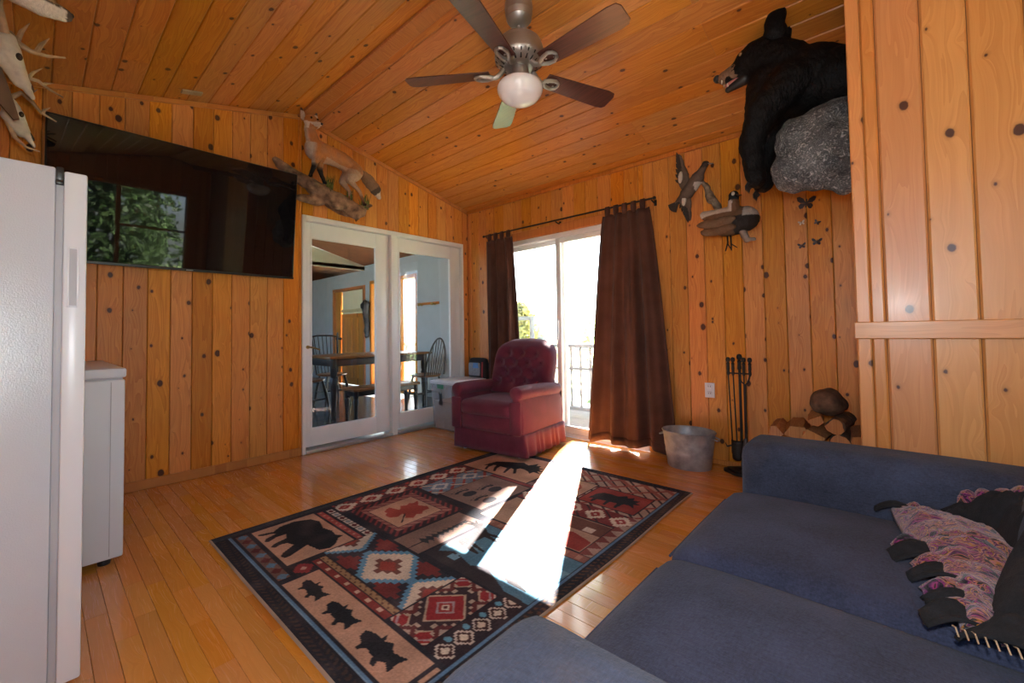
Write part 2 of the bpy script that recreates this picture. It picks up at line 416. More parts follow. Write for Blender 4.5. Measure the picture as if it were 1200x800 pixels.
def soft_box(lo, hi, r, n=(10, 10, 6), puff=(0, 0, 0), fn=None):
    """rounded, slightly stuffed box"""
    lo, hi = Vector(lo), Vector(hi); c = (lo+hi)/2; h = (hi-lo)/2
    bm = bmesh.new(); 
    mb = MB(); vs = {}; 
    def key(p): return tuple(round(x, 5) for x in p)
    verts = []; faces = []
    def vid(p):
        k = key(p)
        if k not in vs: vs[k] = len(verts); verts.append(p)
        return vs[k]
    def lin(m): return [-1+2*i/m for i in range(m+1)]
    for ax in range(3):
        a, b = [(1, 2), (2, 0), (0, 1)][ax]
        for sg in (-1, 1):
            A, B = lin(n[a]), lin(n[b])
            for i in range(n[a]):
                for j in range(n[b]):
                    q = []
                    for (u, v) in ((A[i], B[j]), (A[i+1], B[j]), (A[i+1], B[j+1]), (A[i], B[j+1])):
                        p = [0, 0, 0]; p[ax] = sg; p[a] = u; p[b] = v; q.append(vid(p))
                    faces.append(q if sg > 0 else q[::-1])
    outv = []
    for p in verts:
        q = Vector((p[0]*h.x, p[1]*h.y, p[2]*h.z))
        rr = min(r, h.x*.98, h.y*.98, h.z*.98)
        inner = Vector([max(-(h[i]-rr), min(h[i]-rr, q[i])) for i in range(3)])
        d = q-inner
        if d.length > 1e-6: q = inner+d.normalized()*rr
        for ax in range(3):
            if puff[ax]:
                o1, o2 = [(1, 2), (0, 2), (0, 1)][ax]
                q[ax] += puff[ax]*p[ax]*(1-p[o1]**2)*(1-p[o2]**2)
        q = c+q
        if fn: q = fn(q, p)
        outv.append(q)
    bm.free(); return mb.add(outv, faces)

# ------------------------------------------------------------------ planks
def plank(O, A, L, N, w, sL, eL, sR, eR, mat, parent, name='plank', th=.012, ch=.004, gap=.001, collect=None):
    """board with eased long edges; O = point on its centre line, A across, L along, N out of the wall (face at O)"""
    A, L, N, O = Vector(A), Vector(L), Vector(N), Vector(O); hw = w/2-gap
    prof = [(-hw, -th), (-hw, -ch), (-hw+ch, 0), (hw-ch, 0), (hw, -ch), (hw, -th)]
    mid = (sL+eL+sR+eR)/4
    vs = []
    for end in (0, 1):
        for x, d in prof:
            f = (x+w/2)/w; s = (sL+(sR-sL)*f) if end == 0 else (eL+(eR-eL)*f)
            vs.append((x, s-mid, d))
    n = 6
    fs = [tuple(range(n))[::-1], tuple(range(n, 2*n))]+[(i, (i+1) % n, (i+1) % n+n, i+n) for i in range(n)]
    Mx = Matrix((A, L, N)).transposed().to_4x4(); Mx.translation = O+L*mid
    if collect is not None:
        collect.add([Mx @ Vector(v) for v in vs], fs); return None
    me = bpy.data.meshes.new(name); me.from_pydata(vs, [], fs); me.materials.append(mat)
    bm = bmesh.new(); bm.from_mesh(me); bmesh.ops.recalc_face_normals(bm, faces=bm.faces); bm.to_mesh(me); bm.free()
    o = bpy.data.objects.new(name, me); COL.objects.link(o); o.parent = parent; o.matrix_local = Mx
    return o

YR, ZR, SL = -1.979, 2.9755, .2356
YF, XR = -4.15, 6.0
def cz(y): return ZR-SL*abs(y-YR)

# ================================================================== STRUCTURE
# ---- floor: 6 cm strips running along x
f = MB().box((-.02, YF, -.06), (XR, .02, -.013)); floor = struct(f, 'floor', M['back'], smooth=False)
cells = []
row = 0.0625; y = -.005; k = 0
while y-row > YF:
    x = -.01-random.random()*.5
    while x < XR:
        ln = random.choice([.3, .42, .55, .7, .85, 1.0])
        a, b = max(x, -.01), min(x+ln, XR-.005)
        if b-a > .02: cells.append((a, b, y-row/2))
        x += ln
    y -= row
def fkey(c):
    xm = (c[0]+c[1])/2; hidden = (1.4 < xm < 2.75 and -2.85 < c[2] < -.8) or xm > 3.5 or (xm < 1.8 and c[2] < -3.5) or (xm < 1.15 and c[2] < -3.3)
    return (1 if hidden else 0, (xm-3.87)**2+(c[2]+3.51)**2)
cells.sort(key=fkey)
rest = MB()
for i, (a, b, yc) in enumerate(cells):
    plank((0, yc, 0), (0, -1, 0), (1, 0, 0), (0, 0, 1), row, a+.0006, b-.0006, a+.0006, b-.0006, M['floor'], floor, th=.012, ch=.0012, gap=.0004, collect=None if i < 300 else rest)
rest.build('plank_remainder', M['floor'], floor, smooth=False, kind='stuff')

# ---- wall_left (x = 0), gable wall with the french doors
DL, DM, DR, DH = -1.9585, -1.039, -.084, 2.10
wl = MB()
T = Matrix(((0, 0, 1, -.15), (1, 0, 0, 0), (0, 1, 0, 0), (0, 0, 0, 1)))      # local (x,y,z) -> (y,z,x)
wl.prism([(YF-.1, -.02), (DL, -.02), (DL, cz(DL)+.05), (YR, ZR+.05), (YF-.1, cz(YF)+.05)], .138, T)
wl.prism([(DL, DH), (DR, DH), (DR, cz(DR)+.05), (DL, cz(DL)+.05)], .138, T)
wl.prism([(DR, -.02), (.12, -.02), (.12, cz(.0)+.05), (DR, cz(DR)+.05)], .138, T)
wall_left = struct(wl, 'wall_left', M['back'], smooth=False)
seams = [-2.238+.1265*i for i in range(-15, 20)]
def wpl(y0, y1, z0, parent=wall_left):
    if y1-y0 < .012: return
    e0, e1 = cz(y0)-.004, cz(y1)-.004
    yc = (y0+y1)/2
    plank((0, yc, 0), (0, 1, 0), (0, 0, 1), (1, 0, 0), y1-y0, z0, e0, z0, e1, M['pine_wall'], parent)
ys = sorted(set([s for s in seams if YF < s < -.002]+[YF, -.002, DL, DR, YR]))
ys2 = [ys[0]]
for v in ys[1:]:
    if v-ys2[-1] < .02 and v not in (DL, DR): continue
    ys2.append(v)
for a, b in zip(ys2, ys2[1:]): wpl(a, b, DH if (a >= DL-.001 and b <= DR+.001) else 0.)

# ---- wall_back (y = 0), sliding door wall
SX0, SX1, SH = .43, 2.262, 2.03
wb = MB()
for lo, hi in (((-.14, .012, -.02), (SX0, .15, 2.56)), ((SX0, .012, SH), (SX1, .15, 2.56)), ((SX1, .012, -.02), (XR, .15, 2.56))): wb.box(lo, hi)
wall_back = struct(wb, 'wall_back', M['back'], smooth=False)
xs = sorted([2.62+.135*i for i in range(-19, 9)]+[SX0, SX1, .002])
xs = [v for v in xs if .0019 < v < 3.77]
xs3 = [xs[0]]
for v in xs[1:]:
    if v-xs3[-1] < .02 and v not in (SX0, SX1): continue
    xs3.append(v)
for a, b in zip(xs3, xs3[1:]):
    z0 = SH if (a >= SX0-.001 and b <= SX1+.001) else 0.
    plank(((a+b)/2, 0, 0), (1, 0, 0), (0, 0, 1), (0, -1, 0), b-a, z0, 2.505, z0, 2.505, M['pine_wall'], wall_back)

# ---- pier at the right (solid, clad with wide boards)
PX, PY = 3.75, -1.40
pm = MB().box((PX+.013, PY+.013, -.02), (XR, .012, 2.98)); pier = struct(pm, 'wall_pier', M['back'], smooth=False)
pxs = [3.792, 3.835, 3.958, 4.074, 4.2, 4.325, 4.45, 4.58, 4.705, 4.83]
for a, b in zip(pxs, pxs[1:]):
    plank(((a+b)/2, PY, 0), (1, 0, 0), (0, 0, 1), (0, -1, 0), b-a, 0, cz(PY)-.003, 0, cz(PY)-.003, M['pine_pier'], pier, ch=.006)
n_ = 0
yy = PY+.002
while yy < -.03:
    y1 = min(yy+.135, -.001)
    plank((PX, (yy+y1)/2, 0), (0, -1, 0), (0, 0, 1), (-1, 0, 0), y1-yy, 0, cz(y1)-.003 if False else min(cz(yy), cz(y1))-.003, 0, min(cz(yy), cz(y1))-.003, M['pine_pier'], pier, ch=.006)
    yy += .135
plank((PX+.021, PY-.006, 0), (1, 0, 0), (0, 0, 1), (0, -1, 0), .044, 0, cz(PY)-.004, 0, cz(PY)-.004, M['pine_pier'], pier, name='corner_board', th=.018)
plank((4.28, PY-.02, 1.0235), (0, 0, -1), (1, 0, 0), (0, -1, 0), .066, -.535, .6, -.535, .6, M['pine_pier'], pier, name='rail_board', th=.02, ch=.003)

# ---- wall_front and wall_right (behind the camera): front window added for fill light, tv mirrors the right one
VX0, VX1, VZ0, VZ1 = 3.15, 4.65, .95, 2.10
wf = MB()
for lo, hi in (((-.15, YF-.15, -.02), (VX0, YF-.012, 2.6)), ((VX1, YF-.15, -.02), (XR+.15, YF-.012, 2.6)), ((VX0, YF-.15, -.02), (VX1, YF-.012, VZ0)), ((VX0, YF-.15, VZ1), (VX1, YF-.012, 2.6))): wf.box(lo, hi)
wall_front = struct(wf, 'wall_front', M['back'], smooth=False)
col = MB()
for i in range(44):
    xm = .07+.1365*i
    for a, b in ([(0, cz(YF)-.003)] if not (VX0 < xm < VX1) else [(0, VZ0), (VZ1, cz(YF)-.003)]): plank((xm, YF, 0), (-1, 0, 0), (0, 0, 1), (0, 1, 0), .1365, a, b, a, b, None, None, collect=col)
col.build('cladding', M['pine_wall'], wall_front, smooth=False, kind='stuff')
wm = MB()
for lo, hi in (((VX0-.07, YF-.05, VZ0-.07), (VX0, YF+.02, VZ1+.07)), ((VX1, YF-.05, VZ0-.07), (VX1+.07, YF+.02, VZ1+.07)), ((VX0, YF-.05, VZ0-.07), (VX1, YF+.02, VZ0)), ((VX0, YF-.05, VZ1), (VX1, YF+.02, VZ1+.07)), ((3.87, YF-.05, VZ0), (3.93, YF, VZ1))): wm.bbox(lo, hi, .004)
fill_win = struct(wm, 'fill_window', M['pine_trim']); MB().box((VX0, YF-.03, VZ0), (VX1, YF-.024, VZ1)).build('pane', M['glass'], fill_win, smooth=False)
sf = MB().box((.0, YF, 1.86), (3.0, -3.735, cz(-3.735)-.002)); soffit = struct(sf, 'trim_1', M['back'], smooth=False)
col = MB()
for i in range(5): plank((1.5, -3.72, 1.86+.1365*(i+.5)), (0, 0, 1), (1, 0, 0), (0, 1, 0), .1365 if i < 4 else .1, -1.5, 1.5, -1.5, 1.5, None, None, collect=col)
col.build('cladding', M['pine_wall'], soffit, smooth=False, kind='stuff')
WY0, WY1, WZ0, WZ1 = -3.95, -1.72, .55, 2.33
wr = MB()
for lo, hi in (((XR+.012, YF-.1, -.02), (XR+.15, WY0, 3.05)), ((XR+.012, WY1, -.02), (XR+.15, .1, 3.05)), ((XR+.012, WY0, -.02), (XR+.15, WY1, WZ0)), ((XR+.012, WY0, WZ1), (XR+.15, WY1, 3.05))): wr.box(lo, hi)
wall_right = struct(wr, 'wall_right', M['back'], smooth=False)
col = MB(); yy = YF
while yy < -.02:
    y1 = min(yy+.1365, -.001); ym = (yy+y1)/2
    spans = [(0, cz(ym)-.02)] if not (WY0 < ym < WY1) else [(0, WZ0), (WZ1, cz(ym)-.02)]
    for a, b in spans: plank((XR, ym, 0), (0, -1, 0), (0, 0, 1), (-1, 0, 0), y1-yy, a, b, a, b, None, None, collect=col)
    yy += .1365
col.build('cladding', M['pine_wall'], wall_right, smooth=False, kind='stuff')
wm = MB()
for lo, hi in (((XR-.02, WY0-.07, WZ0-.07), (XR+.05, WY0, WZ1+.07)), ((XR-.02, WY1, WZ0-.07), (XR+.05, WY1+.07, WZ1+.07)), ((XR-.02, WY0, WZ0-.07), (XR+.05, WY1, WZ0)), ((XR-.02, WY0, WZ1), (XR+.05, WY1, WZ1+.07)),
               ((XR, -2.66, WZ0), (XR+.05, -2.60, WZ1)), ((XR, -2.63, 1.68), (XR+.05, WY1, 1.72))): wm.bbox(lo, hi, .004)
win = struct(wm, 'window_1', M['pine_trim'])
MB().box((XR+.02, WY0, WZ0), (XR+.026, WY1, WZ1)).build('pane', M['glass'], win, smooth=False)

# ---- ceiling: two slopes of boards running along x
cm = MB()
T2 = Matrix(((0, 0, 1, -.15), (1, 0, 0, 0), (0, 1, 0, 0), (0, 0, 0, 1)))
cm.prism([(YF-.1, cz(YF-.1)+.015), (YR, ZR+.015), (.15, cz(.15)+.015), (.15, cz(.15)+.1), (YR, ZR+.12), (YF-.1, cz(YF-.1)+.1)], XR+.3, T2)
ceil = struct(cm, 'ceiling', M['back'], smooth=False)
ca = math.atan(SL)
for side in (1, -1):
    L_ = 2.034 if side == 1 else (abs(YF-YR))/math.cos(ca)
    A_ = Vector((0, side*math.cos(ca), -math.sin(ca))); N_ = Vector((0, -side*math.sin(ca), -math.cos(ca)))
    s = 0.; i = 0
    while s < L_-.01:
        wd = min(.139, L_-s); O = Vector((0, YR, ZR))+A_*(s+wd/2)
        cuts = [0.001]+([random.choice([.5, 1.6, 2.4, 3.1, 3.8, 4.6])] if random.random() < .75 else [])+[XR]
        for a, b in zip(cuts, cuts[1:]):
            AA = A_ if side == 1 else A_
            LL = N_.cross(AA).normalized()
            if LL.x > 0: plank(O, AA, LL, N_, wd, a+.0005, b-.0005, a+.0005, b-.0005, M['pine_ceil'], ceil, ch=.005)
            else: plank(O, -AA, -LL, N_, wd, a+.0005, b-.0005, a+.0005, b-.0005, M['pine_ceil'], ceil, ch=.005)
        s += .139; i += 1

# ---- trims
def trim(mb, name, mat='pine_trim'): return struct(mb, name, M[mat])
def bar(p0, p1, w, d, N, up=None):
    """rectangular moulding from p0 to p1; w across, d out along N"""
    p0, p1, N = Vector(p0), Vector(p1), Vector(N).normalized(); L = (p1-p0).normalized(); A = L.cross(N).normalized()
    vs = []
    for p in (p0, p1):
        for a, n in ((-w/2, 0), (-w/2, d*.75), (-w/2+.004, d), (w/2-.004, d), (w/2, d*.75), (w/2, 0)): vs.append(p+A*a+N*n)
    return MB().add(vs, [(5, 4, 3, 2, 1, 0), (6, 7, 8, 9, 10, 11)]+[(i, (i+1) % 6, (i+1) % 6+6, i+6) for i in range(6)])
trim(bar((0, YF, cz(YF)-.018), (0, YR, ZR-.018), .034, .016, (1, 0, 0)), 'trim_2')
trim(bar((0, YR, ZR-.018), (0, -.012, cz(-.012)-.018), .034, .016, (1, 0, 0)), 'trim_3')
trim(bar((.016, 0, 2.49), (PX, 0, 2.49), .036, .018, (0, -1, 0)), 'trim_4')
trim(bar((0.017, YR+.04, cz(YR+.04)-.001), (XR, YR+.04, cz(YR+.04)-.001), .085, .016, (0, -SL, -1)), 'trim_5')
trim(bar((0.017, YR-.012, ZR-.004), (XR, YR-.012, ZR-.004), .02, .02, (0, 0, -1)), 'trim_6', 'pine_ceil')
trim(bar((.001, DL-.01, .034), (.001, YF, .034), .066, .013, (1, 0, 0)), 'baseboard_left')
trim(bar((2.28, 0, .02), (PX, 0, .02), .036, .012, (0, -1, 0)), 'baseboard_back')
trim(bar((.012, 0, 1.2), (.012, 0, 2.46), .02, .008, (0, -1, 0)), 'trim_7')
trim(bar((SX0-.03, 0, SH+.045), (SX1+.03, 0, SH+.045), .085, .017, (0, -1, 0)), 'trim_8')

# ---- french doors in wall_left
fr = MB(); W = .035
for lo, hi in (((-.14, DL, 0), (.012, DL+.03, DH)), ((-.14, DR-.03, 0), (.012, DR, DH)), ((-.14, DL+.03, DH-.045), (.012, DR-.03, DH)), ((-.14, DM-.032, 0), (.012, DM+.032, DH-.045))): fr.bbox(lo, hi, .004)
door_frame = struct(fr, 'door_1', M['white_trim'])
sill = MB()
for a, b in ((DL+.03, DM-.032), (DM+.032, DR-.03)): sill.bbox((-.14, a, .0), (.03, b, .032), .008)
sill.build('sill', plain('aluminium_sill', (.45, .45, .44), .4, .6), door_frame)
for a, b in ((DL+.033, DM-.035), (DM+.035, DR-.033)):
    d = MB(); x0, x1 = -.075, -.033; z0, z1 = .048, DH-.05
    st = .085 if a < DM-.5 else .075
    for lo, hi in (((x0, a, z0), (x1, a+st-.03, z1)), ((x0, b-st-.06, z0), (x1, b, z1)), ((x0, a+st-.03, z0), (x1, b-st-.06, z0+.16)), ((x0, a+st-.03, z1-.14), (x1, b-st-.06, z1))): d.bbox(lo, hi, .004)
    leaf = d.build('door_leaf', M['white_trim'], door_frame)
    g = MB().box((-.056, a+st-.032, z0+.158), (-.05, b-st-.058, z1-.138)); g.build('pane', M['glass'], leaf, smooth=False)
    bd = MB()
    for lo, hi in (((-.034, a+st-.032, z0+.155), (-.026, a+st-.02, z1-.135)), ((-.034, b-st-.07, z0+.155), (-.026, b-st-.058, z1-.135))): bd.box(lo, hi)
    bd.build('glazing_bead', M['white_trim'], leaf, smooth=False)
    if a < DM-.5:
        h = MB(); h.lathe([(.0, 0), (.016, 0), (.016, .01), (.008, .012), (.008, .04)], 12, Matrix.Translation((-.033, a+.03, .93)) @ Matrix.Rotation(PI/2, 4, 'Y'))
        h.tube([(.008, a+.03, .93), (.012, a+.06, .925), (.012, a+.12, .905)], [.008, .008, .006], 8); h.build('handle', M['brass'], leaf, label='brass lever handle')

# ---- sliding glass door in wall_back
fr = MB(); fy0, fy1 = .0, .11
for lo, hi in (((SX0, fy0, 0), (SX0+.045, fy1, SH)), ((SX1-.045, fy0, 0), (SX1, fy1, SH)), ((SX0+.045, fy0, SH-.05), (SX1-.045, fy1, SH)), ((SX0+.045, fy0, 0.), (SX1-.045, fy1, .03))): fr.bbox(lo, hi, .004)
slider = struct(fr, 'door_2', M['white_trim'])
for a, b, yc in ((SX0+.05, 1.385, .075), (1.30, SX1-.05, .035)):
    d = MB()
    for lo, hi in (((a, yc-.018, .032), (a+.055, yc+.018, SH-.052)), ((b-.055, yc-.018, .032), (b, yc+.018, SH-.052)), ((a+.055, yc-.018, .032), (b-.055, yc+.018, .1)), ((a+.055, yc-.018, SH-.1), (b-.055, yc+.018, SH-.052))): d.bbox(lo, hi, .004)
    leaf = d.build('door_leaf', M['white_trim'], slider)
    MB().box((a+.053, yc-.003, .098), (b-.053, yc+.003, SH-.098)).build('pane', M['glass'], leaf, smooth=False)
    if a > 1:
        MB().bbox((a+.018, yc-.045, .95), (a+.036, yc-.018, 1.15), .004).build('handle', M['white_smooth'], leaf)

# small metal plate on the ceiling by wall_left
pl_ = MB(); A_ = Vector((0, -math.cos(ca), -math.sin(ca))); N_ = Vector((0, math.sin(ca), -math.cos(ca)))
Mx = Matrix((Vector((1, 0, 0)), A_, N_)).transposed().to_4x4(); Mx.translation = Vector((.175, -2.79, cz(-2.79)))
pl_.bbox((-.028, -.062, 0), (.028, .062, .012), .003, 1, Mx)
solo(pl_, 'ceiling_plate', plain('grey_metal', (.42, .36, .24), .5, .4), Mx.translation, 'small grey rectangular plate on the pine ceiling above the television', 'vent cover')
# outlet
ot = thing('wall_outlet', (2.767, -.001, .562), 'white two-socket power outlet on the pine wall between tub and fire tools', 'outlet')
MB().bbox((2.731, -.009, .505), (2.803, 0, .619), .003).build('cover_plate', M['white_smooth'], ot)
for zc in (.535, .589):
    q = MB().bbox((2.75, -.013, zc-.017), (2.784, -.008, zc+.017), .003).build('socket', M['white_smooth'], ot)
    s_ = MB()
    for dx in (-.008, .008): s_.box((2.767+dx-.0015, -.0135, zc-.002), (2.767+dx+.0015, -.0128, zc+.01))
    s_.build('slot', M['blackp'], q, smooth=False)
#@@FURN
# ================================================================== THINGS
# ---- ceiling fan
FX, FY = 2.322, -1.698
fan = thing('ceiling_fan', (FX, FY, 2.3), 'five-blade ceiling fan with dark wooden blades, pewter body and white glass light', 'ceiling fan')
FT = Matrix.Translation((FX, FY, 0))
MB().lathe([(.001, 2.925), (.072, 2.925), (.078, 2.9), (.08, 2.872), (.076, 2.85), (.078, 2.845), (.07, 2.815), (.072, 2.81), (.055, 2.785), (.03, 2.772), (.001, 2.77)], 32, FT).build('canopy', M['nickel'], fan)
MB().lathe([(.013, 2.80), (.013, 2.68)], 14, FT).build('downrod', M['nickel'], fan)
hs = MB().lathe([(.001, 2.715), (.035, 2.715), (.05, 2.70), (.105, 2.688), (.122, 2.672), (.124, 2.655), (.13, 2.65), (.138, 2.62), (.141, 2.585), (.138, 2.57), (.12, 2.55), (.085, 2.53), (.06, 2.525), (.001, 2.525)], 40, FT).build('motor_housing', M['nickel'], fan)
for i in range(20):
    a = 2*PI*i/20; p = MB(); r0, z0, r1, z1 = .135, 2.571, .088, 2.535
    p.tube([(FX+r0*math.cos(a), FY+r0*math.sin(a), z0), (FX+r1*math.cos(a), FY+r1*math.sin(a), z1)], .006, 6); p.build('rib', M['nickel'], hs)
    q = MB(); a2 = a+PI/20; q.tube([(FX+.133*math.cos(a2), FY+.133*math.sin(a2), 2.567), (FX+.09*math.cos(a2), FY+.09*math.sin(a2), 2.5345)], .0055, 6); q.build('vent_slot', M['blackp'], hs)
MB().lathe([(.001, 2.53), (.045, 2.53), (.05, 2.515), (.05, 2.49), (.045, 2.475), (.048, 2.46), (.062, 2.45), (.085, 2.44), (.09, 2.43), (.001, 2.43)], 32, FT).build('light_fitter', M['nickel'], fan)
MB().lathe([(.088, 2.445), (.108, 2.441), (.122, 2.430), (.1295, 2.412), (.128, 2.395), (.119, 2.375), (.104, 2.357), (.103, 2.355), (.082, 2.341), (.055, 2.330), (.026, 2.3245), (.001, 2.323)], 40, FT).build('globe', M['globe'], fan)
for k in range(5):
    a = math.radians(-1.4+72*k); R = Matrix.Translation((FX, FY, 2.5)) @ Matrix.Rotation(a, 4, 'Z')
    Rb = R @ Matrix.Rotation(math.radians(-12), 4, 'X')
    poly = [(.17, -.052), (.60, -.071), (.645, -.064), (.66, -.04), (.66, .045), (.645, .064), (.60, .071), (.17, .052)]
    b = MB().prism(poly, .006, Rb); bo = b.build('blade', M['blade'], fan, smooth=False)
    ir = MB()
    for sgn in (-1, 1):
        ir.tube([Rb @ Vector(v) for v in ((.155, sgn*.008, -.012), (.19, sgn*.026, -.012), (.225, sgn*.032, -.01), (.25, sgn*.02, -.009), (.258, 0, -.008))], [.011, .011, .01, .009, .008], 10)
    ir.tube([R @ Vector(v) for v in ((.09, 0, .03), (.115, 0, .0), (.14, 0, -.014), (.165, 0, -.013))], [.014, .014, .013, .012], 10)
    for px_, py_ in ((.19, 0), (.235, -.015), (.235, .015)): ir.ball(Rb @ Vector((px_, py_, -.004)), (.007, .007, .004), 8, 5)
    ir.build('blade_iron', M['nickel'], fan)

# ---- television, tilted forward on its wall bracket
tilt = math.radians(6.0)
tv = thing('television', (.1, -2.765, 1.51), 'large flat black television mounted on the pine wall above the freezer', 'television')
TV = Matrix.Translation((.075, -2.775, 1.512)) @ Matrix.Rotation(tilt, 4, 'Y')
hw, hh = .716, .878
MB().bbox((-.045, -hw, 0), (0, hw, hh), .006, 2, TV).build('cabinet', M['blackp'], tv)
MB().box((-.002, -hw+.008, .018), (.0015, hw-.008, hh-.008), TV).build('screen', M['screen'], tv, smooth=False)
bz = MB()
for lo, hi in (((0, -hw, 0), (.004, hw, .016)),): bz.bbox(lo, hi, .001, 1, TV)
bz.build('bezel', M['blackp'], tv)
MB().box((.003, -.02, .004), (.005, .02, .010), TV).build('badge', plain('badge_grey', (.4, .4, .42), .4), tv, smooth=False, label='small grey badge in the middle of the lower bezel')
br = MB().box((-.058, -.22, .35), (-.044, .22, .65), TV); br.box((.0005, -2.98, 1.85), (.07, -2.56, 2.15)); br.build('wall_bracket', M['dark_iron'], tv, smooth=False)

# ---- upright freezer / fridge
fx0, fx1, fyf, fyb, fzt = 1.45, 2.05, -3.412, -4.06, 1.534
fg = thing('refrigerator', (1.75, -3.75, 0), 'tall white upright refrigerator at the left edge with textured side', 'refrigerator')
MB().bbox((fx0, fyb, .04), (fx1-.004, fyf-.066, fzt+.008), .006).build('cabinet', M['white_app'], fg)
MB().bbox((fx0+.01, fyf-.067, .05), (fx1-.012, fyf-.049, fzt-.04), .004).build('door_gasket', M['gasket'], fg)
dr = MB().bbox((fx0, fyf-.050, .045), (fx1, fyf, fzt), .006).build('door', M['white_smooth'], fg)
hd = MB()
for lo, hi in (((fx1-.001, fyf-.041, 1.13), (fx1+.003, fyf-.036, 1.31)), ((fx1-.001, fyf-.021, 1.13), (fx1+.003, fyf-.016, 1.31)), ((fx1-.001, fyf-.036, 1.13), (fx1+.003, fyf-.021, 1.136)), ((fx1-.001, fyf-.036, 1.304), (fx1+.003, fyf-.021, 1.31))): hd.bbox(lo, hi, .0012)
hd.build('handle', M['white_smooth'], dr); MB().box((fx1-.0008, fyf-.036, 1.136), (fx1+.0008, fyf-.021, 1.304)).build('handle_recess', M['gasket'], dr, smooth=False)
hg = MB().bbox((fx1-.05, fyf-.066, fzt-.03), (fx1-.002, fyf-.05, fzt+.01), .003).bbox((fx1-.03, fyf-.068, fzt-.042), (fx1+.001, fyf-.05, fzt-.03), .003); hg.build('hinge', M['blackp'], fg)
for x in (fx0+.05, fx1-.05):
    for y in (fyb+.06, fyf-.12): MB().lathe([(.02, 0), (.022, .01), (.016, .042)], 12, Matrix.Translation((x, y, 0))).build('foot', M['blackp'], fg)

# ---- chest freezer
cx0, cx1, cyf, cyb = .15, 1.18, -3.23, -3.86
cf = thing('chest_freezer', (.66, -3.55, 0), 'low white chest freezer standing behind the refrigerator by the pine wall', 'freezer')
MB().bbox((cx0, cyb, .035), (cx1, cyf, .845), .008).build('cabinet', M['white_smooth'], cf)
MB().bbox((cx0+.01, cyb+.01, .843), (cx1-.008, cyf-.008, .856), .002).build('lid_gasket', M['gasket'], cf)
MB().bbox((cx0-.005, cyb, .854), (cx1+.006, cyf+.004, .898), .01).build('lid', M['white_smooth'], cf)
MB().box((cx1, cyf-.05, .05), (cx1+.0015, cyf-.047, .835)).build('panel_seam', M['gasket'], cf, smooth=False)
for x in (cx0+.06, cx1-.06):
    for y in (cyb+.06, cyf-.06): MB().lathe([(.022, 0), (.024, .012), (.018, .036)], 12, Matrix.Translation((x, y, 0))).build('foot', M['blackp'], cf)

# ---- curtains and rod
rod = thing('curtain_rod', (1.38, -.08, 2.136), 'thin black curtain rod above the sliding glass door', 'curtain rod')
MB().tube([(.37, -.08, 2.136), (2.385, -.08, 2.136)], .008, 10).build('pole', M['dark_iron'], rod)
for x in (.362, 2.393): MB().ball((x, -.08, 2.136), (.016, .014, .014), 12, 8).build('finial', M['dark_iron'], rod)
for x in (.40, 1.38, 2.37):
    b = MB().tube([(x, -.001, 2.115), (x, -.04, 2.112), (x, -.08, 2.122)], .006, 8).bbox((x-.012, -.006, 2.09), (x+.012, 0, 2.14), .002); b.build('bracket', M['dark_iron'], rod)
def curtain(tx0, tx1, bx0, bx1, zb, ntab, nf, label, seed, lean=0.):
    cu = thing('curtain', ((tx0+tx1)/2, -.08, zb), label, 'curtain')
    rr = random.Random(seed); ph = [rr.random()*6 for _ in range(6)]
    top = 2.075
    def fn(u, v):
        e = v**.8
        x = (tx0+(tx1-tx0)*u)*(1-e)+(bx0+(bx1-bx0)*u)*e
        a = .010+.026*min(1, v*1.6)
        y = -.082+a*(math.sin(2*PI*nf*u+ph[0]+.5*math.sin(3*v+ph[1]))+.45*math.sin(2*PI*nf*1.73*u+ph[2]))+lean*e
        zbv = zb+.018*math.sin(2*PI*2.2*u+ph[3])*1.
        z = top+(zbv-top)*v - .012*math.sin(PI*ntab*u)**2*(1-v)**8
        return (x, y, z)
    o = MB().grid(130, 44, fn).build('drape', M['curtain'], cu, solid=.004, ang=3.)
    for i in range(ntab):
        u = (i+.5)/ntab*.94+.03; x = tx0+(tx1-tx0)*u; w2 = .021; t = MB(); yb = fn(u, 0)[1]
        pr = [(-.082, 2.055), (-.092, 2.10), (-.0925, 2.138), (-.08, 2.1505), (-.0675, 2.138), (-.068, 2.10), (-.078, 2.055)]
        vs = [(x-w2, a, b) for a, b in pr]+[(x+w2, a, b) for a, b in pr]; n = len(pr)
        t.add(vs, [(k, k+1, k+1+n, k+n) for k in range(n-1)]); t.build('tab', M['curtain'], cu, solid=.003)
    hm = MB().grid(100, 3, lambda u, v: (lambda p: (p[0], p[1]-.003, p[2]))(fn(u, .965+.03*v))); hm.build('hem', M['curtain'], cu, solid=.003, ang=3.)
curtain(.395, .80, .37, .91, .035, 4, 3.2, 'narrow brown curtain left of the sliding door, behind the armchair', 3)
curtain(1.90, 2.345, 1.68, 2.53, .038, 5, 4.2, 'wide brown curtain hanging right of the sliding door beside the metal tub', 8)

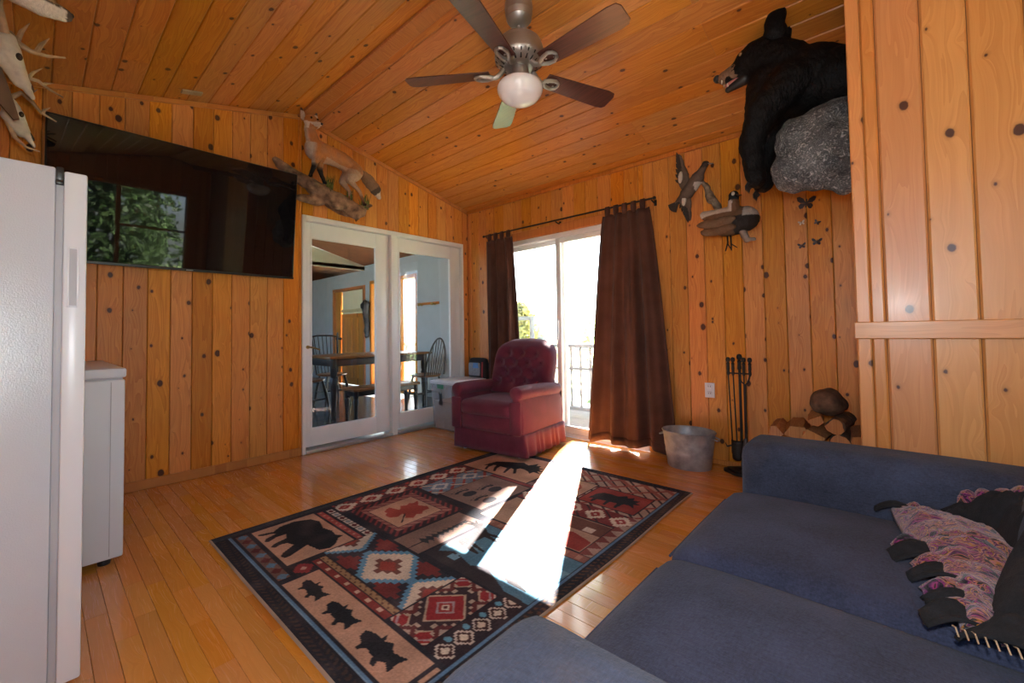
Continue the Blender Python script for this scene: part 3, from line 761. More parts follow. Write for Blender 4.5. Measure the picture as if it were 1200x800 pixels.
# ---- recliner
rc = thing('recliner', (1.20, -.585, 0), 'plum velvet recliner armchair with tufted back and skirt in the corner', 'armchair', rz=math.radians(6.5), local=True)
sk = MB()
def skf(x0, x1, y0, y1, z0, z1, n, amp, flare):
    pts = []
    per = [(x0, y0), (x1, y0), (x1, y1), (x0, y1), (x0, y0)]
    for (a, b), (c, d) in zip(per, per[1:]):
        L = math.hypot(c-a, d-b); m = int(L/.012)
        for i in range(m): t = i/m; pts.append((a+(c-a)*t, b+(d-b)*t, (d-b)/L, -(c-a)/L, t, L))
    vs = []
    H = 5
    for h in range(H):
        t = h/(H-1)
        for i, (x, y, nx, ny, tt, L) in enumerate(pts):
            front = ny < -.5; am = amp*(.12 if front else 1.)*t
            wv = am*math.sin(i*.9+math.sin(i*.31)*1.5)+flare*t*(.35 if front else 1)
            vs.append((x+nx*wv, y+ny*wv, z1+(z0-z1)*t))
    N = len(pts)
    return MB().add(vs, [(h*N+i, h*N+(i+1) % N, (h+1)*N+(i+1) % N, (h+1)*N+i) for h in range(H-1) for i in range(N)])
skf(-.375, .375, -.345, .33, .025, .205, 0, .011, .02).build('skirt', M['plum'], rc, solid=.006, ang=3.)
MB().bbox((-.36, -.335, .05), (.36, .32, .24), .02).build('base', M['plum'], rc)
for x, y in ((-.3, -.29), (.3, -.29), (-.3, .27), (.3, .27)): MB().lathe([(.016, 0), (.02, .01), (.02, .055)], 12, Matrix.Translation((x, y, 0))).build('foot', M['white_smooth'], rc)
soft_box((-.27, -.385, .195), (.27, -.24, .345), .03, (12, 4, 6), (.0, .012, 0)).build('footrest_panel', M['plum'], rc)
soft_box((-.272, -.40, .325), (.272, .20, .455), .045, (16, 16, 6), (0, .01, .022)).build('seat_cushion', M['plum'], rc)
btn = [(i*.135+(.0675 if r % 2 else 0), .58+r*.095) for r in range(4) for i in ((-2, -1, 0, 1) if r % 2 else (-1.5, -.5, .5, 1.5))]
btn = []
for r in range(4):
    for i in range(4 if r % 2 == 0 else 3):
        btn.append(((i-(1.5 if r % 2 == 0 else 1))*.15, .575+r*.085))
def tuft(q, p):
    z = q.z; t = (z-.38)/.56; q = q.copy()
    s9 = max(0., min(1., (t-.66)/.34)); q.x *= 1.03-.34*(1-math.sqrt(max(0., 1-(.97*s9)**2)))
    dz = max(0, abs(q.x)/.33-.45); 
    if p[1] < -.5 and z > .47:
        dsum = 0
        for bx_, bz_ in btn:
            d2 = ((q.x-bx_)/.055)**2+((z-bz_)/.042)**2; dsum = max(dsum, math.exp(-d2))
        q.y += .06*dsum - .020
    q.y += .26*max(0, t)*.62                      # leans back
    return q
bk = soft_box((-.325, .05, .38), (.325, .25, .945), .095, (30, 6, 30), (0, .018, .028), tuft).build('backrest', M['plum'], rc)
for bx_, bz_ in btn:
    t = (bz_-.38)/.56
    MB().ball((bx_, .05+.26*t*.62+.013, bz_), (.011, .007, .011), 10, 6).build('button', M['plum'], bk)
for sx in (-1, 1):
    a = MB(); n = 20; prof = []
    # section across the arm: (outward offset, height), roll on top, waist, then down to the skirt
    for k in range(13):
        th = math.radians(-150+k*300/12); prof.append((.052+.062*math.sin(th), .535+.058*math.cos(th)))
    prof = [(.105, .205), (.112, .3), (.095, .42), (.085, .49)][:4] + [(p[0], p[1]) for p in prof[::-1]] + [(.005, .43), (.0, .205)]
    m = len(prof); vs = []; ysl = [-.385, -.375, -.36, -.2, 0, .15, .27, .30]
    scl = [.72, .93, 1, 1, 1, 1, .97, .8]
    for y, s_ in zip(ysl, scl):
        for ox, oz in prof:
            cx_, cz_ = .052, (.535 if oz > .47 else oz); rise = -.025*max(0, (y+.1))/.4
            vs.append((sx*(.268+cx_+(ox-cx_)*s_), y+(0 if oz > .46 else .02), (cz_+(oz-cz_)*s_+rise) if oz > .47 else oz))
    for j in range(len(ysl)-1):
        for i in range(m): a.f.append((j*m+i, j*m+(i+1) % m, (j+1)*m+(i+1) % m, (j+1)*m+i))
    a.v = vs; a.f += [tuple(range(m))[::-1], tuple(range((len(ysl)-1)*m, len(ysl)*m))]
    arm = a.build('arm', M['plum'], rc, ang=1.1)
    soft_box((sx*.32-.055, -.392, .2), (sx*.32+.055, -.365, .47), .02, (6, 2, 10), (0, .006, 0)).build('arm_front', M['plum'], arm)

# ---- plastic storage tote beside the recliner
tt = thing('storage_tote', (.23, -.35, 0), 'milky plastic storage tote with white lid and dark dog sticker', 'storage box')
def taper(x0, x1, y0, y1, z0, z1, k):
    vs = [(x, y, z0) for x, y in ((x0+k, y0+k), (x1-k, y0+k), (x1-k, y1-k), (x0+k, y1-k))]+[(x, y, z1) for x, y in ((x0, y0), (x1, y0), (x1, y1), (x0, y1))]
    return vs
bx = MB().add(taper(.04, .42, -.60, -.15, .004, .49, .02), [(3, 2, 1, 0), (0, 1, 5, 4), (1, 2, 6, 5), (2, 3, 7, 6), (3, 0, 4, 7)])
bx.build('tub', M['tote'], tt, solid=.004, smooth=False)
MB().add(taper(.062, .398, -.578, -.172, .012, .30, .012), [(3, 2, 1, 0), (0, 1, 5, 4), (1, 2, 6, 5), (2, 3, 7, 6), (3, 0, 4, 7), (4, 5, 6, 7)]).build('filling', plain('tan_kibble', (.50, .36, .27), .9, vs=40, var=.25, bump=.4), tt, smooth=False)
MB().bbox((.028, -.615, .487), (.435, -.135, .522), .01).bbox((.05, -.59, .52), (.41, -.16, .53), .004).build('lid', M['white_smooth'], tt)
gh = MB().bbox((.15, -.609, .44), (.25, -.598, .485), .004); gh.build('clip', plain('green_clip', (.06, .26, .14), .4), tt, label='green clip handle under the lid')
dog = [(-.028, 0), (-.03, .03), (-.018, .06), (-.022, .105), (-.03, .14), (-.022, .137), (-.012, .118), (.006, .118), (.022, .132), (.02, .10), (.016, .08), (.024, .055), (.032, .03), (.03, 0)]
MB().prism(dog, .002, Matrix(((1, 0, 0, .20), (0, 0, -1, -.598), (0, 1, 0, .265), (0, 0, 0, 1)))).build('sticker', M['blackp'], tt, smooth=False, label='dark sitting dog sticker')

# ---- backpack standing behind the tote
bp = thing('backpack', (.31, -.055, 0), 'black backpack with grey mesh pocket standing behind the storage tote', 'bag')
soft_box((.09, -.112, .0), (.375, -.012, .745), .05, (10, 6, 12), (0, .01, .0)).build('body', M['black_paint'] if False else plain('black_nylon', (.014, .014, .016), .7, var=.3, bump=.4), bp)
soft_box((.12, -.126, .54), (.31, -.10, .69), .013, (6, 3, 6)).build('pocket', plain('grey_mesh', (.24, .25, .27), .8, vs=60), bp, label='grey mesh pocket')
MB().prism([(.20, .63), (.295, .63), (.285, .69), (.21, .688)], .003, Matrix(((1, 0, 0, 0), (0, 0, -1, -.1265), (0, 1, 0, 0), (0, 0, 0, 1)))).build('patch', plain('blue_patch', (.09, .24, .50), .6), bp, smooth=False, label='blue patch')
MB().tube([(.345, -.115, .70), (.355, -.128, .62), (.352, -.128, .50), (.34, -.112, .42)], .009, 8).build('strap', M['red'], bp, label='red strap')

# ---- galvanised tub
tb = thing('metal_tub', (2.66, -.185, 0), 'oval galvanised metal tub on the floor between curtain and fire tools', 'tub')
TM = Matrix.Translation((2.66, -.185, 0)) @ Matrix.Rotation(math.radians(4), 4, 'Z')
MB().lathe([(.001, .004), (.148, .004), (.152, .0), (.156, .004), (.168, .1), (.1715, .108), (.171, .118), (.174, .15), (.178, .158), (.177, .168), (.186, .255), (.194, .262), (.196, .268), (.19, .274), (.184, .268), (.176, .2), (.16, .05), (.15, .014), (.001, .012)], 48, TM, 1., .80).build('body', M['galv'], tb, ang=.9)
for sx in (-1, 1):
    h = MB().tube([TM @ Vector((sx*.178, -.04, .235)), TM @ Vector((sx*.21, -.03, .225)), TM @ Vector((sx*.216, 0, .222)), TM @ Vector((sx*.21, .03, .225)), TM @ Vector((sx*.178, .04, .235))], .005, 8)
    h.build('handle', M['galv'], tb)

# ---- fire tools
fs_ = thing('fire_tool_stand', (3.01, -.13, 0), 'black iron fireplace tool stand against the pine wall', 'fireplace tools')
bs = [(math.cos(a)*(.115+.012*math.cos(4*a)), math.sin(a)*(.085+.01*math.cos(4*a))) for a in [2*PI*i/32 for i in range(32)]]
MB().prism(bs, .018, Matrix.Translation((3.01, -.115, .0))).prism([(x*.8, y*.8) for x, y in bs], .012, Matrix.Translation((3.01, -.115, .018))).ball((3.01, -.115, .034), (.03, .026, .014), 12, 6).build('base', M['dark_iron'], fs_, ang=.5)
MB().tube([(3.01, -.115, .03), (3.01, -.115, .76)], .009, 10).build('post', M['dark_iron'], fs_)
MB().lathe([(.009, .74), (.014, .75), (.012, .79), (.016, .80), (.008, .81), (.018, .822), (.02, .835), (.014, .85), (.001, .855)], 12, Matrix.Translation((3.01, -.115, 0))).build('finial', M['dark_iron'], fs_)
cr = MB().tube([(2.93, -.135, .715), (3.09, -.135, .715)], .005, 8).tube([(3.01, -.09, .715), (3.01, -.15, .715)], .005, 8)
cr.build('crossbar', M['dark_iron'], fs_)
def firetool(x, zb, kind, label):
    y = -.152
    t = thing('fire_tool', (x, y, zb), label, 'fireplace tool')
    MB().lathe([(.006, .70), (.011, .715), (.009, .735), (.011, .75), (.010, .775), (.012, .785), (.007, .795), (.014, .805), (.0155, .815), (.012, .828), (.001, .832)], 12, Matrix.Translation((x, y, 0))).build('handle', M['dark_iron'], t)
    b = MB()
    if kind == 'poker':
        b.tube([(x, y, .71), (x+.015, y, .10+.11)], .0045, 8).tube([(x+.015, y, .21), (x+.016, y, .15), (x+.018, y, .12)], [.008, .009, .002], 8).tube([(x+.014, y, .20), (x-.02, y-.01, .19), (x-.03, y-.012, .215)], [.007, .006, .002], 8)
        b.build('shaft', M['dark_iron'], t)
    elif kind == 'shovel':
        b.tube([(x, y, .71), (x+.012, y, .23)], .0045, 8); b.build('shaft', M['dark_iron'], t)
        def sh(u, v): 
            ww = .038*(1-.1*v); return (x+.014+ww*(2*u-1), y-.012-.018*(1-(2*u-1)**2)+.012, .24-.13*v-.012*(1-(2*u-1)**2)*v)
        MB().grid(9, 7, sh).build('pan', M['dark_iron'], t, solid=.003)
    elif kind == 'brush':
        b.tube([(x, y, .71), (x-.003, y, .25)], .0045, 8); b.build('shaft', M['dark_iron'], t)
        MB().lathe([(.008, .26), (.013, .25), (.016, .22), (.03, .13), (.028, .122), (.001, .12)], 14, Matrix.Translation((x-.003, y, 0)), 1, .7).build('bristles', M['blackp'], t)
    else:
        b.tube([(x, y, .71), (x-.012, y, .66), (x-.03, y, .64), (x-.033, y, .3), (x-.03, y, .22), (x+.008, y, .16), (x-.012, y, .10), (x-.016, y, .075)], [.005]*7+[.004], 8)
        b.tube([(x-.066, y, .69), (x-.058, y, .66), (x-.036, y, .64), (x-.03, y, .3), (x-.045, y, .24), (x-.055, y, .16), (x-.025, y, .10)], .005, 8)
        b.build('arms', M['dark_iron'], t)
firetool(2.944, .12, 'poker', 'black poker, leftmost tool hanging on the fireplace stand')
firetool(2.976, .10, 'shovel', 'black shovel hanging second from left on the fireplace stand')
firetool(3.046, .12, 'brush', 'black brush hanging right of the central post of the fireplace stand')
firetool(3.085, .07, 'tongs', 'black log tongs, rightmost tool hanging on the fireplace stand')

# ---- firewood pile
pile = [(3.33, .055, .06, 'r'), (3.45, .06, .06, 'r'), (3.575, .058, .06, 'r'), (3.69, .055, .05, 'r'), (3.39, .165, .065, 's'), (3.52, .165, .062, 'r'), (3.645, .16, .062, 's'), (3.33, .27, .06, 's'), (3.455, .272, .06, 's'), (3.58, .27, .058, 'r'), (3.69, .255, .045, 's')]
low = 0
def log(x, z, r, kind, label, length=.36, y0=-.42, rot=0., seed=0, barkm='bark'):
    rr = random.Random(seed+5); yb = y0+length
    o = thing('firewood_log', (x, (y0+yb)/2, z-r), label, 'firewood', 'split firewood pile by the pier')
    n = 14; poly = []
    if kind == 'r': poly = [(r*math.cos(2*PI*i/n)*(1+.08*rr.uniform(-1, 1)), r*math.sin(2*PI*i/n)*(1+.08*rr.uniform(-1, 1))) for i in range(n)]
    else:
        k = rr.uniform(0, 6); poly = [(r*1.12*math.cos(k+t)*rr.uniform(.85, 1.05), r*1.0*math.sin(k+t)*rr.uniform(.85, 1.05)) for t in (0, .5, 1.0, 2.0, 3.1, 4.3)]
    R = Matrix.Rotation(rot, 4, 'Z')
    T = Matrix.Translation((x, (y0+yb)/2, z)) @ R @ Matrix(((1, 0, 0, 0), (0, 0, 1, 0), (0, 1, 0, 0), (0, 0, 0, 1)))
    pr = MB(); m = len(poly); vs = []
    for t, s_ in ((-length/2, .93), (-length/2+.008, 1), (0, 1.0), (length/2-.008, 1), (length/2, .93)):
        for a, b in poly: vs.append(T @ Vector((a*s_+.006*rr.uniform(-1, 1), b*s_+.006*rr.uniform(-1, 1), t)))
    pr.add(vs, [(j*m+i, j*m+(i+1) % m, (j+1)*m+(i+1) % m, (j+1)*m+i) for j in range(4) for i in range(m)])
    pr.build('log_bark' if kind == 'r' else 'split_face', M[barkm if kind == 'r' else 'split'], o, ang=.5)
    for q in (vs[:m], vs[-m:]): MB().add([tuple(v) for v in q], [tuple(range(m))]).build('cut_end', M['split'], o, smooth=False, solid=.001)
rows_ = ['bottom row, %s from left']*4+['middle row, %s from left']*3+['third row, %s from left']*4; ords = ['first', 'second', 'third', 'fourth', 'first', 'second', 'third', 'first', 'second', 'third', 'fourth']
for i, (x, z, r, k) in enumerate(pile): log(x, z, r, k, ('bark covered' if k == 'r' else 'split') + ' firewood log behind the sofa arm, ' + rows_[i] % ords[i], seed=i)
tops = [(3.27, .385, .045, 's', -.40, .05, 'pale split log at the left end of the firewood pile'), (3.375, .395, .062, 's', -.43, .12, 'orange split log left of centre on the firewood pile'),
        (3.49, .385, .055, 's', -.44, -.08, 'orange split log in the middle of the firewood pile'), (3.60, .37, .05, 'r', -.42, .0, 'dark bark log below the two small pale logs of the pile'),
        (3.685, .375, .058, 's', -.40, .1, 'brown split log at the right end of the pile by the pier'), (3.475, .487, .038, 's', -.45, .1, 'small pale log under the left side of the big round log'),
        (3.60, .465, .044, 'r', -.45, -.1, 'small grey log under the right side of the big round log')]
for i, (x, z, r, k, y0, ro, lb) in enumerate(tops): log(x, z, r, k, lb, .34, y0, ro, 40+i)
rb = blob([('e', (3.535, -.30, .585), (.088, .12, .082)), ('e', (3.565, -.28, .57), (.07, .10, .06))], .012, 3, .010, 14)
solo(rb, 'firewood_log', plain('brown_bark', (.115, .065, .035), .9, var=.5, vs=14, bump=.8, bs=50), (3.535, -.30, .5), 'large round dark brown log lying on top of the firewood pile', 'firewood', 'split firewood pile by the pier')

# ---- sofa
sf = thing('sofa', (3.95, -2.36, 0), 'blue two-seat fabric sofa with low square arms in the right foreground', 'sofa')
MB().bbox((3.42, -3.17, .06), (4.38, -1.53, .31), .02).build('base', M['denim'], sf)
for x in (3.5, 4.3):
    for y in (-3.1, -1.6): MB().lathe([(.022, 0), (.03, .065)], 12, Matrix.Translation((x, y, 0))).build('foot', M['blackp'], sf)
def cush(q, p):
    q = q.copy()
    if p[2] > 0: q.z -= .012*max(0, -p[0])**4
    return q
for y0, y1 in ((-2.357, -1.757), (-2.963, -2.363)):
    c = soft_box((3.375, y0, .29), (4.12, y1, .455), .055, (26, 22, 8), (.012, .004, .022), cush).build('seat_cushion', M['denim'], sf)
    pp = MB()
    for zz in (.425,):
        pp.tube([(3.372, y0+.04, zz-.02), (3.37, (y0+y1)/2, zz-.02), (3.372, y1-.04, zz-.02)], .004, 6)
    pp.build('piping', M['denim'], c)
for y0, y1 in ((-1.75, -1.52), (-3.20, -2.97)):
    soft_box((3.41, y0, .05), (4.40, y1, .615), .05, (28, 8, 16), (.006, .006, .012)).build('arm', M['denim_arm'], sf)
soft_box((4.20, -3.19, .05), (4.42, -1.53, .66), .05, (8, 24, 14), (.0, .0, .01)).build('back', M['denim'], sf)
def bcs(q, p):
    q = q.copy(); t = (q.z-.42)/.34; q.x += .10*t; return q
for y0, y1 in ((-2.355, -1.757), (-2.96, -2.36)):
    soft_box((4.045, y0, .42), (4.21, y1, .74), .06, (8, 18, 12), (.03, .006, .015), bcs).build('back_cushion', M['denim_arm'], sf)

# ---- blanket
bl = thing('blanket', (4.0, -2.0, .46), 'black fleece blanket with pink and orange print bunched on the sofa seat', 'blanket')
def seat_z(x, y): return .472+.013*(1-((x-3.75)/.37)**2)*0
def outline_sheet(poly, zf, amp, sc, seed, res=.011):
    P = np.array(poly); x0, y0 = P.min(0); x1, y1 = P.max(0)
    nx = int((x1-x0)/res)+2; ny = int((y1-y0)/res)+2
    def inside(x, y):
        c = False; n = len(poly); j = n-1
        for i in range(n):
            xi, yi = poly[i]; xj, yj = poly[j]
            if (yi > y) != (yj > y) and x < (xj-xi)*(y-yi)/(yj-yi)+xi: c = not c
            j = i
        return c
    idx = {}; m = MB()
    for j in range(ny):
        for i in range(nx):
            x, y = x0+i*res, y0+j*res
            nn = mnoise.noise(Vector((x*sc, y*sc*1.6, seed)))+.5*mnoise.noise(Vector((x*sc*2.4, y*sc*2.6, seed+4)))
            if inside(x, y): idx[i, j] = len(m.v); m.v.append((x, y, zf(x, y)+amp*abs(nn)))
    for (i, j) in list(idx):
        q = [(i, j), (i+1, j), (i+1, j+1), (i, j+1)]
        if all(k in idx for k in q): m.f.append(tuple(idx[k] for k in q))
    return m
def sheet2(rows, nu, amp, sc, seed, zb):
    """rows: list of (left point, right point, height) down the sheet; a crumpled cloth strip between them"""
    n = len(rows); nv = (n-1)*9+1
    def fn(u, v):
        t = v*(n-1); i = min(int(t), n-2); k = t-i; k = k*k*(3-2*k)
        (a, b, h), (c, d, h2) = rows[i], rows[i+1]
        L = Vector(a).lerp(Vector(c), k); R = Vector(b).lerp(Vector(d), k); p = L.lerp(R, u); hh = h+(h2-h)*k
        e = min(1., 7*min(u, 1-u, v+.02, 1-v+.02))
        z = zb+hh*math.sin(PI*min(1, u*1.0+.0))**.6*1.+amp*e*(abs(mnoise.noise(Vector((p.x*sc, p.y*sc*1.5, seed))))+.6*abs(mnoise.noise(Vector((p.x*sc*2.3, p.y*sc*2.6, seed+3)))))
        return (p.x, p.y, z)
    return MB().grid(nu, nv, fn)
sheet2([((3.835, -1.775), (3.905, -1.765), .02), ((3.845, -1.86), (3.985, -1.81), .035), ((3.862, -1.96), (4.06, -1.90), .055), ((3.89, -2.06), (4.08, -2.02), .05), ((3.91, -2.15), (4.03, -2.13), .035), ((3.93, -2.24), (4.0, -2.25), .03), ((3.935, -2.33), (3.99, -2.33), .025), ((3.935, -2.38), (3.985, -2.385), .02)], 34, .026, 15, 3, .480).build('printed_fleece', M['fleece'], bl, solid=.006, ang=3.)
sheet2([((3.925, -1.785), (4.13, -1.75), .06), ((3.97, -1.83), (4.16, -1.80), .09), ((4.03, -1.90), (4.18, -1.90), .12), ((4.05, -2.02), (4.19, -2.02), .13), ((4.01, -2.14), (4.18, -2.15), .11), ((3.985, -2.25), (4.17, -2.28), .09), ((3.97, -2.36), (4.14, -2.40), .06), ((3.925, -2.415), (4.08, -2.47), .03)], 26, .05, 13, 9, .482).build('black_fleece', M['fleece_black'], bl, solid=.008, ang=3.)
for k in range(6):
    x, y = 3.985+.032*k, -1.79-.004*k; z = .525+.012*k
    blob([('c', (x, y-.015, z-.03), (x+.012, y+.01, z+.035), .017, .022), ('c', (x+.012, y+.01, z+.035), (x+.014, y+.03, z-.01), .02, .012)], .007, 2, .006, 30).build('printed_loop', M['fleece'], bl)
blob([('c', (3.97, -1.815, .505), (4.15, -1.82, .56), .032, .04), ('c', (4.09, -1.86, .53), (4.15, -2.0, .57), .04, .05)], .012, 2, .012, 22).build('black_fold', M['fleece_black'], bl)
rr = random.Random(4)
def fringe(x, y, ang, ln, w2, mat, lift=.02):
    d = Vector((math.cos(ang), math.sin(ang), 0)); nrm = Vector((-d.y, d.x, 0)); ph = rr.random()*6
    def fr_(u, v):
        p = Vector((x, y, 0))+d*(ln*(u-.3))+nrm*((v-.5)*2*w2*(1-.55*u)); p.z = .478+lift*math.sin(PI*min(1, u*.85+.15))*1.4+.006*math.sin(v*5+ph); return p
    MB().grid(8, 6, fr_).build('fringe', M[mat], bl, solid=.007, ang=3.)
for x, y, a, l, w_, mt in ((3.855, -1.79, 3.0, .085, .014, 'fleece_black'), (3.88, -1.765, 1.9, .05, .02, 'fleece'), (3.885, -2.035, 3.6, .07, .03, 'fleece'), (3.90, -2.085, 3.55, .10, .040, 'fleece_black'), (3.925, -2.13, 3.5, .075, .03, 'fleece'), (3.93, -2.185, 3.5, .095, .036, 'fleece_black'), (3.94, -2.235, 3.45, .08, .028, 'fleece'),
                           (3.945, -2.275, 3.4, .085, .030, 'fleece_black'), (3.945, -2.31, 3.5, .07, .026, 'fleece'), (3.94, -2.355, 3.5, .085, .036, 'fleece_black')): fringe(x, y, a, l, w_, mt)
for k in range(14):
    t = k/13; p = Vector((3.925, -2.418, .496)).lerp(Vector((4.075, -2.468, .515)), t); MB().tube([p+Vector((-.003, .012, .004)), p+Vector((0, 0, .008)), p+Vector((.003, -.010, -.002))], .0014, 6).build('stitch', M['antler'], bl)
# ---- mounted bear over a faux rock on the side of the pier
rk = blob([('e', (3.62, -.84, 1.93), (.20, .22, .17)), ('e', (3.50, -.86, 1.86), (.12, .18, .105)), ('e', (3.66, -.82, 2.04), (.17, .20, .14)), ('e', (3.64, -.86, 1.83), (.17, .19, .10)), ('e', (3.52, -.84, 2.0), (.12, .18, .12)), ('c', (3.70, -.84, 1.8), (3.70, -.84, 2.1), .1, .1)], .016, 2, .022, 9)
rk.v = [(min(v[0], 3.735), v[1], v[2]) for v in rk.v]
solo(rk, 'faux_rock', M['rock'], (3.735, -.84, 1.75), 'grey sculpted rock base fixed to the pier under the black bear', 'rock')
BY = -.82
def bcol(p): return (0, 0, 0)
bear = thing('mounted_bear', (3.735, BY, 2.1), 'taxidermy black bear leaning over the grey rock high on the pier', 'bear')
bparts = [('e', (3.56, BY, 2.33), (.20, .17, .17)), ('e', (3.69, BY, 2.28), (.16, .17, .155)), ('e', (3.42, BY, 2.36), (.155, .145, .16)), ('e', (3.36, BY, 2.28), (.10, .13, .16)),
          ('c', (3.46, BY, 2.44), (3.37, BY, 2.535), .135, .115), ('e', (3.335, BY, 2.545), (.115, .105, .098)), ('e', (3.40, BY, 2.50), (.11, .115, .12)),
          ('c', (3.30, BY, 2.535), (3.175, BY, 2.510), .075, .040), ('c', (3.28, BY, 2.50), (3.255, BY, 2.48), .05, .035), ('e', (3.28, BY, 2.575), (.06, .07, .05)),
          ('c', (3.50, -.93, 2.30), (3.375, -.985, 2.17), .105, .082), ('c', (3.375, -.985, 2.17), (3.315, -.97, 2.02), .078, .062), ('c', (3.315, -.97, 2.02), (3.325, -.96, 1.87), .060, .05), ('e', (3.335, -.96, 1.84), (.05, .058, .06)),
          ('c', (3.44, -.72, 2.30), (3.34, -.68, 2.12), .10, .08), ('c', (3.34, -.68, 2.12), (3.30, -.69, 1.97), .075, .062), ('c', (3.30, -.69, 1.97), (3.315, -.70, 1.87), .058, .05)]
bb = blob(bparts, .012, 4, .006, 24); bb.v = [(min(v[0], 3.737), v[1], v[2]) for v in bb.v]
bo = bb.build('body', M['bear'], bear)
for sy in (-1, 1):
    e = blob([('e', (3.435, BY+sy*.082, 2.675), (.052, .026, .088), Matrix.Rotation(.22, 4, 'Y') @ Matrix.Rotation(sy*.3, 4, 'X')), ('e', (3.43, BY+sy*.072, 2.61), (.06, .036, .06))], .008, 3)
    e.build('ear', M['bear'], bear)
    MB().ball((3.262, BY+sy*.071, 2.572), .0125, 12, 8).build('eye', M['amber_eye'], bear)
muz = fur_mat('tan_muzzle_fur', (.21, .125, .075), .3)
mz = blob([('c', (3.235, BY, 2.522), (3.155, BY, 2.512), .053, .037)], .007, 3); mz.build('muzzle', muz, bear, label='tan brown muzzle')
blob([('e', (3.118, BY, 2.520), (.024, .030, .022))], .005, 2).build('nose', M['black_nose'], bear)
jw = blob([('c', (3.262, BY, 2.462), (3.175, BY, 2.434), .034, .019)], .006, 2); jo = jw.build('lower_jaw', M['black_nose'], bear)
blob([('c', (3.25, BY, 2.478), (3.175, BY, 2.458), .026, .016)], .005, 2).build('tongue', M['tongue'], bear, label='pink tongue')
for sy in (-1, 1):
    th = MB().tube([(3.148, BY+sy*.022, 2.492), (3.146, BY+sy*.022, 2.468)], [.006, .001], 8).tube([(3.178, BY+sy*.015, 2.444), (3.174, BY+sy*.017, 2.468)], [.005, .001], 8); th.build('tooth', M['teeth'], bear)
for yc, xc in ((-.96, 3.335), (-.70, 3.315)):
    for k in range(5):
        yk = yc+(k-2)*.019; z0 = 1.805 if yc < -.8 else 1.825
        MB().tube([(xc-.03, yk, z0+.005), (xc-.045, yk, z0-.012), (xc-.047, yk, z0-.035)], [.007, .005, .001], 7).build('claw', M['black_nose'], bo)

# ---- mounted fox and its driftwood
dw = blob([('c', (.048, -2.15, 2.475), (.062, -2.02, 2.40), .038, .045), ('c', (.062, -2.02, 2.40), (.12, -1.92, 2.335), .048, .06), ('c', (.12, -1.92, 2.335), (.15, -1.72, 2.245), .06, .072), ('c', (.15, -1.72, 2.245), (.15, -1.50, 2.185), .075, .062), ('c', (.14, -1.50, 2.20), (.17, -1.39, 2.265), .045, .02), ('c', (.046, -2.19, 2.51), (.05, -2.10, 2.445), .024, .036),
           ('c', (.15, -1.62, 2.19), (.15, -1.52, 2.135), .05, .03), ('c', (.09, -2.03, 2.215), (.10, -1.86, 2.225), .03, .045), ('c', (.10, -1.86, 2.225), (.11, -1.74, 2.25), .045, .03), ('e', (.06, -1.75, 2.25), (.06, .25, .05), Matrix.Rotation(-.42, 4, 'X'))], .011, 2, .012, 13)
dw.v = [(max(v[0], .002), v[1], v[2]) for v in dw.v]
solo(dw, 'driftwood', plain('weathered_driftwood', (.235, .135, .078), .9, var=.45, vs=16, bump=.9, bs=55), (.0, -1.75, 2.25), 'weathered driftwood log on the wall under the mounted fox', 'driftwood')
for i, (y, z, s_) in enumerate(((-1.80, 2.345, 1.), (-1.60, 2.28, .8), (-1.455, 2.265, 1.))):
    g = MB(); r2 = random.Random(i)
    for k in range(26):
        a = r2.uniform(0, 6.28); d = r2.uniform(.0, .04)*s_; h = r2.uniform(.05, .11)*s_; bx_, by_ = .16+d*math.cos(a), y+d*math.sin(a); tx, ty = r2.uniform(-.03, .03), r2.uniform(-.03, .03)
        g.tube([(bx_, by_, z-.05), (bx_+tx*.4, by_+ty*.4, z+h*.4), (bx_+tx, by_+ty, z+h)], [.004, .0035, .0008], 4)
    solo(g, 'moss_tuft', M['moss'], (.16, y, z), ['green moss tuft behind the front legs of the fox', 'small moss tuft between the hind legs of the fox', 'green moss tuft under the tail of the fox'][i], 'moss', 'moss tufts on the driftwood')
fox = thing('mounted_fox', (.2, -1.75, 2.3), 'taxidermy red fox standing on driftwood, head turned to the room', 'fox')
OR, WH, BK, GR = (.40, .155, .042), (.60, .50, .40), (.012, .010, .009), (.20, .14, .10)
def fcol(p):
    def lerp(a, b, t): t = max(0, min(1, t)); return tuple(x+(y-x)*t for x, y in zip(a, b))
    y, z, x = p.y, p.z, p.x
    c = lerp(OR, GR, mnoise.noise(p*22)*.5+.08)
    if y > -1.75: c = lerp(c, GR, (y+1.75)*1.6)
    if z < 2.80: c = lerp(c, WH, ((-1.985-(z-2.66)*.22)-y)*45)                                # white front of the neck
    if z < 2.66 and y < -1.88: c = lerp(c, (.40, .34, .29), ((-1.945+(z-2.56)*.10)-y)*30)           # grey chest
    if z > 2.770 and z < 2.822-(x-.25)*.15 and (abs(y+1.972) > .034 or x > .285): c = lerp(c, WH, 1.)                    # cheeks and muzzle
    if y > -1.86 and z < 2.565-(y+1.86)*.2 and z > 2.40: c = lerp(c, (.44, .34, .25), .5)
    if z < 2.49 and y < -1.8: c = lerp(c, BK, (2.51-z)*22)
    if y > -1.72 and 2.30 < z < 2.47: c = lerp(c, (.42, .33, .26), .5)
    if z < 2.33 and y > -1.7: c = lerp(c, BK, (2.33-z)*9)
    return c
